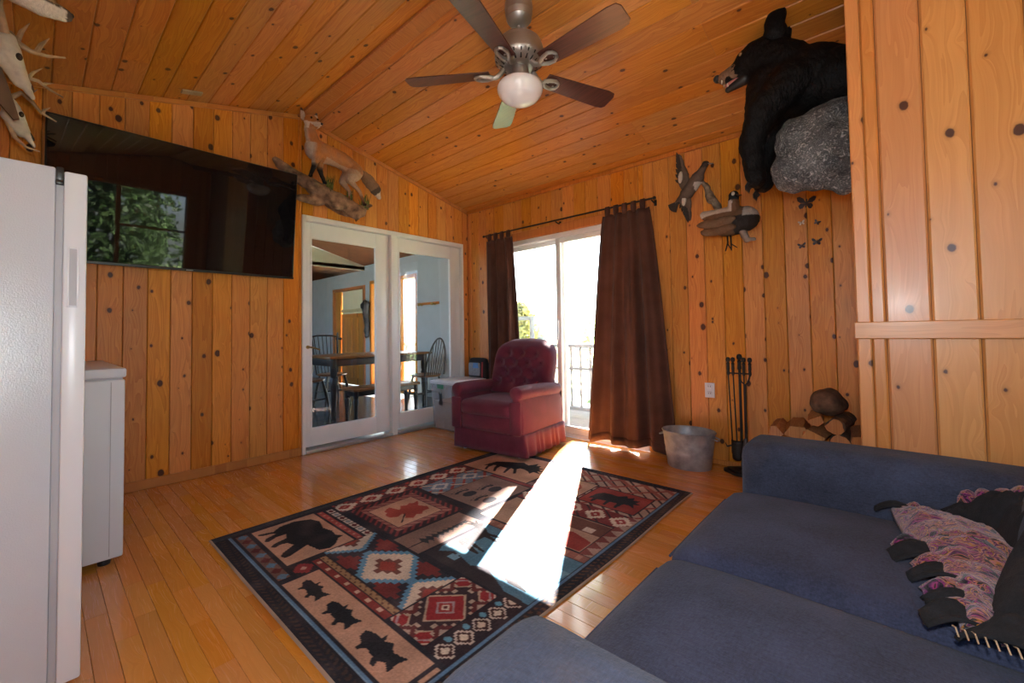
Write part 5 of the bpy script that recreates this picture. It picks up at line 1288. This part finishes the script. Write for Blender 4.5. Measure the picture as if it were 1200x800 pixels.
    def elk(cu, cv, s_):
        P = [(-.09, .01), (-.075, .04), (0, .04), (.045, .05), (.06, .09), (.05, .13), (.07, .105), (.075, .14), (.085, .10), (.11, .12), (.092, .085), (.115, .07), (.09, .06), (.075, .03), (.055, .0), (.06, -.09), (.048, -.09), (.04, -.02), (.025, -.09), (.014, -.09), (.02, -.015), (-.04, -.015), (-.06, -.09), (-.07, -.09), (-.06, -.02), (-.085, -.085), (-.094, -.082)]
        put(poly([(cu-b*s_*1.1, cv+a*s_) for a, b in P]), (.022, .018, .020))
    elk(1.02, .90, 1.25); elk(1.40, .80, 1.0)
    put(rect(.93, 1.04, 1.55, 1.095), (.26, .11, .085)); put(rect(.93, 1.05, 1.55, 1.085) & (saw(U, .07) < .4), (.36, .2, .15))
    # canoe panel, diamond rows and far right block
    framed(.81, 1.10, 1.49, 1.43, (.40, .27, .20)); put(poly([(1.05, 1.11), (1.48, 1.11), (1.48, 1.22), (1.35, 1.26), (1.2, 1.20)]), (.26, .04, .035)); put(rect(1.20, 1.29, 1.485, 1.42), (.13, .055, .045)); put(rect(1.37, 1.30, 1.43, 1.35), (.5, .42, .36))
    put(rect(1.49, 1.10, 1.55, 1.62), (.34, .24, .20)); put(rect(1.49, 1.10, 1.55, 1.62) & (saw(V, .075) > (U-1.49)/.06), (.18, .05, .045))
    put(rect(.81, 1.435, 1.49, 1.60), (.17, .03, .032)); put(rect(.81, 1.435, 1.49, 1.60) & (saw(U+V, .12) < .16), (.045, .02, .025))
    for k in range(5):
        cu = .86+.155*k; put(dia(cu, 1.515, .062, .066, 4), CRM); put(dia(cu, 1.515, .03, .033, 3), (.24, .03, .03)); put(dia(cu, 1.515, .012, .012), CRM)
    put(rect(.81, 1.60, 1.55, 2.125), (.40, .29, .23)); put(rect(.81, 1.60, 1.55, 2.125) & (saw(U+V, .085) < .25), (.05, .03, .035)); put(rect(.81, 1.60, 1.55, 2.125) & (saw(U-V, .17) < .16), (.26, .06, .05))
    put(rect(.81, 1.95, 1.55, 2.125) & (saw(U+V*1.3, .16) < .3), (.28, .10, .08))
    framed(1.12, 1.63, 1.50, 1.915, (.26, .04, .035))
    put(poly([(1.165, 1.70), (1.17, 1.78), (1.20, 1.83), (1.25, 1.835), (1.30, 1.83), (1.34, 1.87), (1.36, 1.84), (1.39, 1.87), (1.40, 1.83), (1.44, 1.84), (1.43, 1.80), (1.465, 1.79), (1.43, 1.77), (1.455, 1.72), (1.41, 1.745), (1.38, 1.74), (1.37, 1.66), (1.355, 1.66), (1.345, 1.73), (1.30, 1.72), (1.30, 1.66), (1.285, 1.66), (1.275, 1.72), (1.22, 1.71), (1.215, 1.66), (1.20, 1.66), (1.19, 1.71)]), (.016, .016, .020))
    framed(.81, 1.63, 1.11, 1.93, (.40, .27, .20)); put(ell(.95, 1.78, .10, .09), (.28, .08, .06)); put(rect(.98, 1.76, 1.02, 1.80), (.06, .04, .04))
    sp = rng.rand(NV, NU, 1); C[:] = C*(1+.25*nz[..., None])*(.82+.36*sp)+.010*rng.rand(NV, NU, 1)+(np.array([.035, .024, .022])*np.clip(nz[..., None]*1.2, 0, 1))
    rg = thing('area_rug', (RX+RW/2, RY+RH/2, 0), 'large lodge-pattern area rug with bear, fish and moose panels', 'rug')
    vs = np.stack([RX+U, RY+V, .0065+.0012*np.sin(U*7+V*3)*np.sin(V*5)], -1).reshape(-1, 3)
    me = bpy.data.meshes.new('pile'); me.vertices.add(NU*NV); me.vertices.foreach_set('co', (vs-np.array(ORG['area_rug'])).astype('f').ravel())
    ii = (np.arange(NV-1)[:, None]*NU+np.arange(NU-1)[None]).ravel(); q = np.stack([ii, ii+1, ii+1+NU, ii+NU], -1)
    me.loops.add(q.size); me.loops.foreach_set('vertex_index', q.ravel().astype('i')); me.polygons.add(len(q)); me.polygons.foreach_set('loop_start', (np.arange(len(q))*4).astype('i')); me.update(calc_edges=True); me.validate()
    at = me.color_attributes.new('Col', 'FLOAT_COLOR', 'POINT'); at.data.foreach_set('color', np.c_[np.clip(C, .004, 1).reshape(-1, 3), np.ones(NU*NV)].astype('f').ravel())
    me.materials.append(M['rug']); me.shade_smooth(); o = bpy.data.objects.new('pile', me); COL.objects.link(o); o.parent = rg
    bd = MB()
    for p0, p1 in (((RX, RY), (RX+RW, RY)), ((RX+RW, RY), (RX+RW, RY+RH)), ((RX, RY+RH), (RX+RW, RY+RH)), ((RX, RY), (RX, RY+RH))):
        n = 40; pts = []
        for i in range(n+1):
            t = i/n; x, y = p0[0]+(p1[0]-p0[0])*t, p0[1]+(p1[1]-p0[1])*t; wv = .006*math.sin(9*t+x)*(1 if x > 2.8 else .3); pts.append((x+wv, y+wv*.3, .005))
        m = MB().tube(pts, .0065, 6, flat=.65); 
        near = p0[1] == p1[1] == RY or p0[0] == p1[0] == RX+RW
        m.build('binding', plain('cream_binding', (.36, .27, .20), .9) if near else plain('dark_binding', (.02, .02, .026), .9), rg)
make_rug()

# ---- dining room seen through the french doors
GY, EX = .80, -7.2
df = MB().box((EX, -3.4, -.08), (-.15, GY+.15, 0.)); struct(df, 'floor_dining', M['slate'], smooth=False)
PDX0, PDX1, GDX0, GDX1 = -5.20, -3.87, -3.7, -2.17
g = MB()
for lo, hi in (((EX, GY, 0), (PDX0, GY+.14, 3.3)), ((PDX1, GY, 0), (GDX0, GY+.14, 3.3)), ((GDX1, GY, 0), (-.15, GY+.14, 3.3)), ((PDX0, GY, 2.0), (PDX1, GY+.14, 3.3)), ((GDX0, GY, 2.06), (GDX1, GY+.14, 3.3))): g.box(lo, hi)
struct(g, 'wall_dining_right', M['gyp'], smooth=False)
struct(MB().box((EX-.1, -3.4, 0), (EX, GY+.14, 3.3)), 'wall_dining_far', M['gyp'], smooth=False)
g = MB()
for lo, hi in (((EX, -3.5, 0), (-4.6, -3.4, 3.5)), ((-1.0, -3.5, 0), (-.15, -3.4, 3.5)), ((-4.6, -3.5, 0), (-1.0, -3.4, .8)), ((-4.6, -3.5, 2.25), (-1.0, -3.4, 3.5))): g.box(lo, hi)
struct(g, 'wall_dining_left', M['gyp'], smooth=False)
g = MB()
for lo, hi in (((-4.66, -3.44, .74), (-4.6, -3.38, 2.31)), ((-1.0, -3.44, .74), (-.94, -3.38, 2.31)), ((-4.6, -3.44, .74), (-1.0, -3.38, .8)), ((-4.6, -3.44, 2.25), (-1.0, -3.38, 2.31)), ((-2.83, -3.46, .8), (-2.77, -3.40, 2.25))): g.bbox(lo, hi, .004)
dining_fill_win = struct(g, 'dining_fill_window', M['white_trim']); MB().box((-4.6, -3.45, .8), (-1.0, -3.444, 2.25)).build('pane', M['glass'], dining_fill_win, smooth=False)  # unseen window added to brighten the dining room
dc_ = MB(); CXB = -3.9
dc_.box((EX, -3.5, 2.30), (CXB, GY+.14, 2.36)); ceil2 = struct(dc_, 'ceiling_dining', M['back'], smooth=False)
vt = MB(); R3 = Matrix(((0, 0, 1, CXB), (1, 0, 0, 0), (0, 1, 0, 0), (0, 0, 0, 1)))
vt.prism([(GY+.14, 2.345), (-3.5, 3.48), (-3.5, 3.56), (GY+.14, 2.43)], -CXB-.15, R3); vt.build('vault', M['back'], ceil2, smooth=False)
for i in range(14):
    yc = GY-.05-.30*i
    plank((0, yc, 2.30), (0, 1, 0), (1, 0, 0), (0, 0, -1), .298, EX, CXB, EX, CXB, M['dining_ceil'] if 'dining_ceil' in M else M['pine_ceil'], ceil2)
vd = Vector((0, -1, .264)).normalized(); vn = Vector((0, -.264, -1)).normalized()
for i in range(15):
    O = Vector((0, GY, 2.381))+vd*(.148+.296*i); A_ = -vd; L_ = vn.cross(A_).normalized()
    s0, s1 = (CXB, -.15) if L_.x > 0 else (.15, -CXB)
    plank(O, A_, L_, vn, .294, s0, s1, s0, s1, M['pine_ceil'], ceil2)
gb = MB().prism([(GY+.1, 2.284), (-3.5, 2.284), (-3.5, 3.45), (GY+.1, 2.36)], .05, Matrix(((0, 0, 1, CXB-.05), (1, 0, 0, 0), (0, 1, 0, 0), (0, 0, 0, 1)))); struct(gb, 'wall_dining_gable', plain('greige_paint', (.42, .40, .29), .8, var=.03), smooth=False)
# pine door with light upper panel
fr = MB()
for lo, hi in (((PDX0, GY-.03, 0), (PDX0+.06, GY+.12, 2.0)), ((PDX1-.06, GY-.03, 0), (PDX1, GY+.12, 2.0)), ((PDX0+.06, GY-.03, 1.94), (PDX1-.06, GY+.12, 2.0))): fr.bbox(lo, hi, .004)
d3 = struct(fr, 'door_3', M['pine_trim'])
lf = MB().bbox((PDX0+.30, GY+.03, .01), (PDX1-.06, GY+.08, 1.46), .004); lo_ = lf.build('door_leaf', M['pine_pier'], d3)
for k in range(4): 
    a = PDX0+.33+.235*k; MB().bbox((a, GY+.02, .15), (a+.19, GY+.032, 1.38), .006).build('panel', M['pine_pier'], lo_)
MB().bbox((PDX0+.06, GY+.01, .01), (PDX0+.29, GY+.06, 1.94), .004).build('side_board', M['pine_pier'], d3)
MB().box((PDX0+.30, GY+.05, 1.46), (PDX1-.06, GY+.056, 1.94)).build('blind', plain('cream_blind', (.75, .70, .48), .8, var=.03), d3, smooth=False)
MB().bbox((PDX0+.30, GY+.02, 1.50), (PDX1-.06, GY+.06, 1.56), .004).build('blind_rail', plain('cream_blind_rail', (.62, .52, .28), .7), d3)
kn = MB()
for x in (PDX0+.22, PDX0+.36): kn.ball((x, GY-.03, .95), (.028, .04, .028), 10, 7)
kn.build('knob', M['dark_iron'], d3)
# patio door in the dining room
fr = MB()
for lo, hi in (((GDX0, GY-.01, 0), (GDX0+.06, GY+.12, 2.06)), ((GDX1-.05, GY-.01, 0), (GDX1, GY+.12, 2.06)), ((GDX0+.06, GY-.01, 2.0), (GDX1-.05, GY+.12, 2.06)), ((GDX0+.06, GY, 0), (GDX1-.05, GY+.12, .05)), ((GDX1-.55, GY+.02, .05), (GDX1-.51, GY+.08, 2.0))): fr.bbox(lo, hi, .004)
d4 = struct(fr, 'door_4', M['pine_trim']); MB().box((GDX0+.06, GY+.06, .05), (GDX1-.05, GY+.066, 2.0)).build('pane', M['glass'], d4, smooth=False)
# coat rail
cr = thing('coat_rail', (-1.88, GY, 1.53), 'wooden rail with brass ends on the grey dining room wall behind the right door', 'rail')
MB().bbox((-2.18, GY-.022, 1.505), (-1.57, GY, 1.545), .004).build('board', M['pine_trim'], cr)
for x in (-2.0, -1.65):
    MB().lathe([(.022, 0), (.024, .01), (.012, .02), (.012, .05), (.026, .06), (.026, .075), (.001, .08)], 12, Matrix.Translation((x, GY-.02, 1.51)) @ Matrix.Rotation(PI/2, 4, 'X')).build('peg', M['brass'], cr)
coat = thing('hanging_coat', (-3.80, GY, 1.55), 'dark bundle hanging on the grey dining room wall beside the pine door', 'coat')
cb = blob([('e', (-3.74, GY-.08, 1.58), (.10, .07, .12)), ('c', (-3.72, GY-.07, 1.5), (-3.72, GY-.06, 1.0), .06, .045), ('c', (-3.80, GY-.06, 1.6), (-3.84, GY-.06, 1.42), .05, .03)], .02, 2, .02, 12); cb.build('cloth', M['black_paint'], coat)
MB().tube([(-3.76, GY-.001, 1.64), (-3.76, GY-.06, 1.645), (-3.76, GY-.07, 1.67)], .01, 8).build('hook', M['brass'], coat)
# table
TX0, TX1, TY0, TY1 = -2.15, -1.27, -1.12, .42
t = thing('dining_table', ((TX0+TX1)/2, (TY0+TY1)/2, 0), 'dining table with brown top and black turned legs beyond the glass doors', 'table')
MB().bbox((TX0, TY0, .735), (TX1, TY1, .765), .008).build('tabletop', M['dining_wood'], t)
ap = MB()
for lo, hi in (((TX0+.06, TY0+.06, .64), (TX1-.06, TY0+.085, .736)), ((TX0+.06, TY1-.085, .64), (TX1-.06, TY1-.06, .736)), ((TX0+.06, TY0+.06, .64), (TX0+.085, TY1-.06, .736)), ((TX1-.085, TY0+.06, .64), (TX1-.06, TY1-.06, .736))): ap.bbox(lo, hi, .003)
ap.build('apron', M['black_paint'], t)
leg = [(.022, 0), (.03, .02), (.034, .06), (.026, .10), (.032, .2), (.042, .4), (.045, .47), (.03, .50), (.042, .53), (.042, .735)]
for x in (TX0+.09, TX1-.09):
    for y in (TY0+.09, TY1-.09): MB().lathe(leg, 14, Matrix.Translation((x, y, 0))).build('leg', M['black_paint'], t)
bn = thing('dining_bench', (-1.0, -.55, 0), 'low black bench with brown seat in front of the dining table', 'bench')
MB().bbox((-1.22, -1.0, .355), (-.92, -.05, .39), .008).build('seat', M['dining_wood'], bn)
MB().bbox((-1.19, -.96, .29), (-.95, -.09, .356), .004).build('apron', M['black_paint'], bn)
for x in (-1.18, -.96):
    for y in (-.95, -.1): MB().lathe([(.016, 0), (.022, .03), (.017, .06), (.026, .2), (.03, .24), (.022, .26), (.03, .28), (.03, .355)], 12, Matrix.Translation((x, y, 0))).build('leg', M['black_paint'], bn)
def windsor(x, y, rz, label, hoop):
    c = thing('windsor_chair', (x, y, 0), label, 'chair', None, rz, True)
    MB().lathe([(.001, .425), (.16, .425), (.205, .44), (.21, .455), (.2, .462), (.1, .452), (.001, .45)], 28, None, 1, 1.02).build('seat', M['dining_wood'], c)
    for sx in (-1, 1):
        for sy in (-1, 1):
            MB().tube([(sx*.13, sy*.12, .43), (sx*.155, sy*.15, .28), (sx*.19, sy*.19, .0)], [.014, .02, .011], 10).build('leg', M['black_paint'], c)
    st = MB().tube([(-.165, -.16, .2), (-.165, .16, .2)], .01, 8).tube([(.165, -.16, .2), (.165, .16, .2)], .01, 8).tube([(-.165, 0, .2), (.165, 0, .2)], .01, 8); st.build('stretcher', M['black_paint'], c)
    H = 1.06 if not hoop else .965
    if hoop:
        pts = [(.19*math.cos(a)*(1.0 if math.sin(a) < .5 else 1.), .17+.10*(.46+math.sin(a)*(H-.46)-.46)/.5, .45+math.sin(a)*(H-.45)) for a in [PI*i/22 for i in range(23)]]
        MB().tube(pts, .012, 8).build('hoop', M['black_paint'], c)
        for i in range(7):
            u = (i-3)/3.6; xx = u*.185; zt = .45+math.sqrt(1-u*u)*(H-.45)
            MB().tube([(xx*.75, .165, .45), (xx, .17+.10*(zt-.46)/.5, zt)], .0065, 6).build('spindle', M['black_paint'], c)
    else:
        for sx in (-1, 1): MB().tube([(sx*.16, .16, .44), (sx*.2, .25, 1.03), (sx*.215, .265, 1.07)], [.015, .014, .01], 8).build('post', M['black_paint'], c)
        MB().tube([(-.225, .262, 1.0), (-.1, .275, 1.025), (.1, .275, 1.025), (.225, .262, 1.0)], .024, 10, flat=.5).build('crest_rail', M['black_paint'], c)
        for i in range(6): xx = (i-2.5)*.055; MB().tube([(xx*.9, .165, .44), (xx*1.15, .262, 1.01)], .0065, 6).build('spindle', M['black_paint'], c)
windsor(-1.12, .19, math.radians(-82), 'black hoop-back windsor chair at the right end of the dining table', True)
windsor(-1.86, -1.14, math.radians(200), 'black straight-back windsor chair at the left end of the dining table', False)
windsor(-2.42, -.55, math.radians(90), 'black windsor chair on the far side of the dining table', False)

# ---- outside: lawn, deck, railing, trees
struct(MB().box((-40, .16, -1.6), (40, 60, -1.5)), 'lawn', M['grass'], smooth=False)
struct(MB().box((6.3, -30, -1.6), (40, .16, -1.5)), 'bounce_ground', M['gravel'], smooth=False)  # unseen ground, made gravel so its bounce light is neutral instead of green
dk = struct(MB().box((-4.7, 1.0, -.36), (4.4, 2.85, -.23)).box((-.1, .16, -.36), (4.4, 1.0, -.23)).box((-4.6, 2.6, -1.5), (-4.45, 2.75, -.3)).box((4.2, 2.6, -1.5), (4.35, 2.75, -.3)), 'deck', M['deck'], smooth=False)
yy = .165+.07
while yy < 2.86:
    x0 = -4.7 if yy > 1.03 else -.1
    plank((0, yy, -.21), (0, -1, 0), (1, 0, 0), (0, 0, 1), .138, x0, 4.4, x0, 4.4, M['deck'], dk, name='deck_board', th=.019)
    yy += .14
ra = thing('deck_railing', (.1, 1.85, -.21), 'weathered grey deck railing with turned balusters outside the sliding door', 'railing')
for z0, z1, d in ((.79, .84, .05), (.46, .50, .025), (-.13, -.08, .025)): MB().bbox((-4.1, 1.85-d, z0), (4.3, 1.85+d, z1), .006).build('rail', M['rail'], ra)
for x in (-4.05, -2.0, -.33, 1.6, 4.25): MB().bbox((x-.05, 1.8, -.22), (x+.05, 1.9, .95), .008).build('post', M['rail'], ra)
bl_ = MB().lathe([(.02, -.1), (.02, 0), (.012, .03), (.024, .12), (.012, .22), (.02, .26), (.012, .32), (.024, .5), (.016, .62), (.02, .66), (.02, .80)], 10)
me0 = None; x = -3.9
while x < 4.2:
    if min(abs(x-p) for p in (-2.0, -.33, 1.6)) > .08:
        if me0 is None: b0 = bl_.build('baluster', M['rail'], ra, Vector((0, 0, 0))); me0 = b0.data; b = b0
        else: b = bpy.data.objects.new('baluster', me0); COL.objects.link(b); b.parent = ra
        b.location = Vector((x, 1.85, 0))-Vector(ra.location)
    x += .165
sc_ = thing('deck_screen', (-.6, 1.72, -.21), 'grey framed privacy screen standing on the deck left of the sliding door view', 'screen')
for lo, hi in (((-.82, 1.70, -.21), (-.77, 1.76, 1.42)), ((-.45, 1.70, -.21), (-.40, 1.76, 1.28)), ((-.77, 1.70, 1.22), (-.45, 1.76, 1.28)), ((-.77, 1.70, .72), (-.45, 1.76, .78)), ((-.77, 1.7, -.15), (-.45, 1.76, -.1))): MB().bbox(lo, hi, .005).build('frame_bar', M['rail'], sc_)
fl_ = thing('lattice_fence', (-3.2, 3.1, -1.5), 'white lattice fence panel outside the dining room patio door', 'fence')
for k in range(16):
    MB().bbox((-5.6+.3*k, 3.08, -1.5), (-5.56+.3*k, 3.10, .75), .003).build('slat', M['white_trim'], fl_)
    MB().box((-5.6, 3.10, -1.4+.14*k), (-1.1, 3.115, -1.36+.14*k)).build('slat', M['white_trim'], fl_, smooth=False)
def tree(x, y, h, w_, label, mat='leaf', seed=0, cat='tree', group=None, low=.12, leaves=2600, ls=.14):
    rr = np.random.RandomState(seed); z0 = -1.5
    o = thing('leafy_tree', (x, y, z0), label, cat, group)
    MB().tube([(x, y, z0), (x+.1, y, z0+h*.4), (x-.05, y+.05, z0+h*.85)], [h*.022, h*.016, h*.005], 8).build('trunk', M['bark'], o)
    n = leaves; t = rr.rand(n); th = rr.rand(n)*6.283; rad = w_*np.sqrt(rr.rand(n))*np.sin(np.pi*np.clip(low+t*(1-low), 0, 1))**.6*(.75+.25*np.sin(th*3+t*9))
    c = np.stack([x+rad*np.cos(th), y+rad*np.sin(th), z0+h*(low+.9*t)], -1); q = rr.randn(n, 3); q /= np.linalg.norm(q, axis=1)[:, None]; r2 = np.cross(q, rr.randn(n, 3)); r2 /= np.linalg.norm(r2, axis=1)[:, None]
    s_ = ls*(.6+.8*rr.rand(n))[:, None]; vs = np.stack([c-q*s_, c+r2*s_*.5, c+q*s_, c-r2*s_*.5], 1).reshape(-1, 3)
    m = MB(); m.v = [tuple(v) for v in vs]; m.f = [(4*i, 4*i+1, 4*i+2, 4*i+3) for i in range(n)]
    m.build('foliage', M[mat], o, smooth=False, kind='stuff')
tree(-2.2, 9.0, 4.6, 1.7, 'green leafy tree beyond the deck, seen through the middle of the sliding door', 'leaf', 1)
tree(-.4, 13.5, 5.6, 2.1, 'green leafy tree farther off, seen right of the sliding door post', 'leaf', 2)
tree(-5.0, 6.8, 3.4, 1.2, 'yellow-leaved small tree seen through the grey deck screen', 'leaf2', 3)
tree(-9.4, 9.0, 5.2, 2.0, 'green tree seen through the dining room patio door', 'leaf', 4)
for i, (x, y, h) in enumerate(((9.8, -6.2, 5.5), (9.0, -2.4, 5.2), (11.0, 1.0, 5.8), (12.5, 4.6, 6.0))):
    tree(x, y, h, 1.7, ['green tree outside the rear window, leftmost mirrored in the television', 'green tree outside the rear window, second from left in the television reflection', 'green tree outside the rear window, third in the television reflection', 'green tree outside the rear window, farthest right'][i], 'leaf3', 10+i, leaves=9000, ls=.085, low=.05)

# unseen spruce, placed to keep the left pane of the slider out of the sun
SPX, SPY = -7.28, 16.0
cf_ = thing('tall_spruce', (SPX, SPY, -1.5), 'unseen tall slender spruce far behind the deck, its crown high above the sliding door view', 'tree')
MB().tube([(SPX, SPY, -1.5), (SPX, SPY, 8), (SPX, SPY, 19)], [.2, .13, .02], 10).build('trunk', M['bark'], cf_)
cm_ = MB()
for k in range(34):
    zb = 12.6+7.0*k/34; r_ = 1.0-.21*(zb-15.24); n = 40; r3 = random.Random(k)
    ring = []
    for i in range(n):
        a = 2*PI*i/n+k*.4; rr_ = r_*(1.0 if i % 2 == 0 else .95)*r3.uniform(.98, 1.02); ring.append((SPX+rr_*math.cos(a), SPY+rr_*math.sin(a), zb-.1+.05*r3.random()))
    cm_.add(ring+[(SPX, SPY, min(zb+2.5, 20.2))], [(i, (i+1) % n, n) for i in range(n)])
cm_.build('foliage', M['leaf3'], cf_, smooth=False, kind='stuff')
# porch roof added to keep the sun out of the dining room patio door
pr_ = MB().box((-4.6, .95, 2.32), (-1.9, 2.75, 2.40)); porch = struct(pr_, 'porch_shade_roof', M['white_trim'], smooth=False)
for x in (-4.5, -2.02): MB().bbox((x-.05, 2.6, -.3), (x+.05, 2.7, 2.325), .006).build('post', M['white_trim'], porch)
MB().bbox((-4.6, 2.58, 2.16), (-1.9, 2.72, 2.33), .006).build('beam', M['white_trim'], porch)
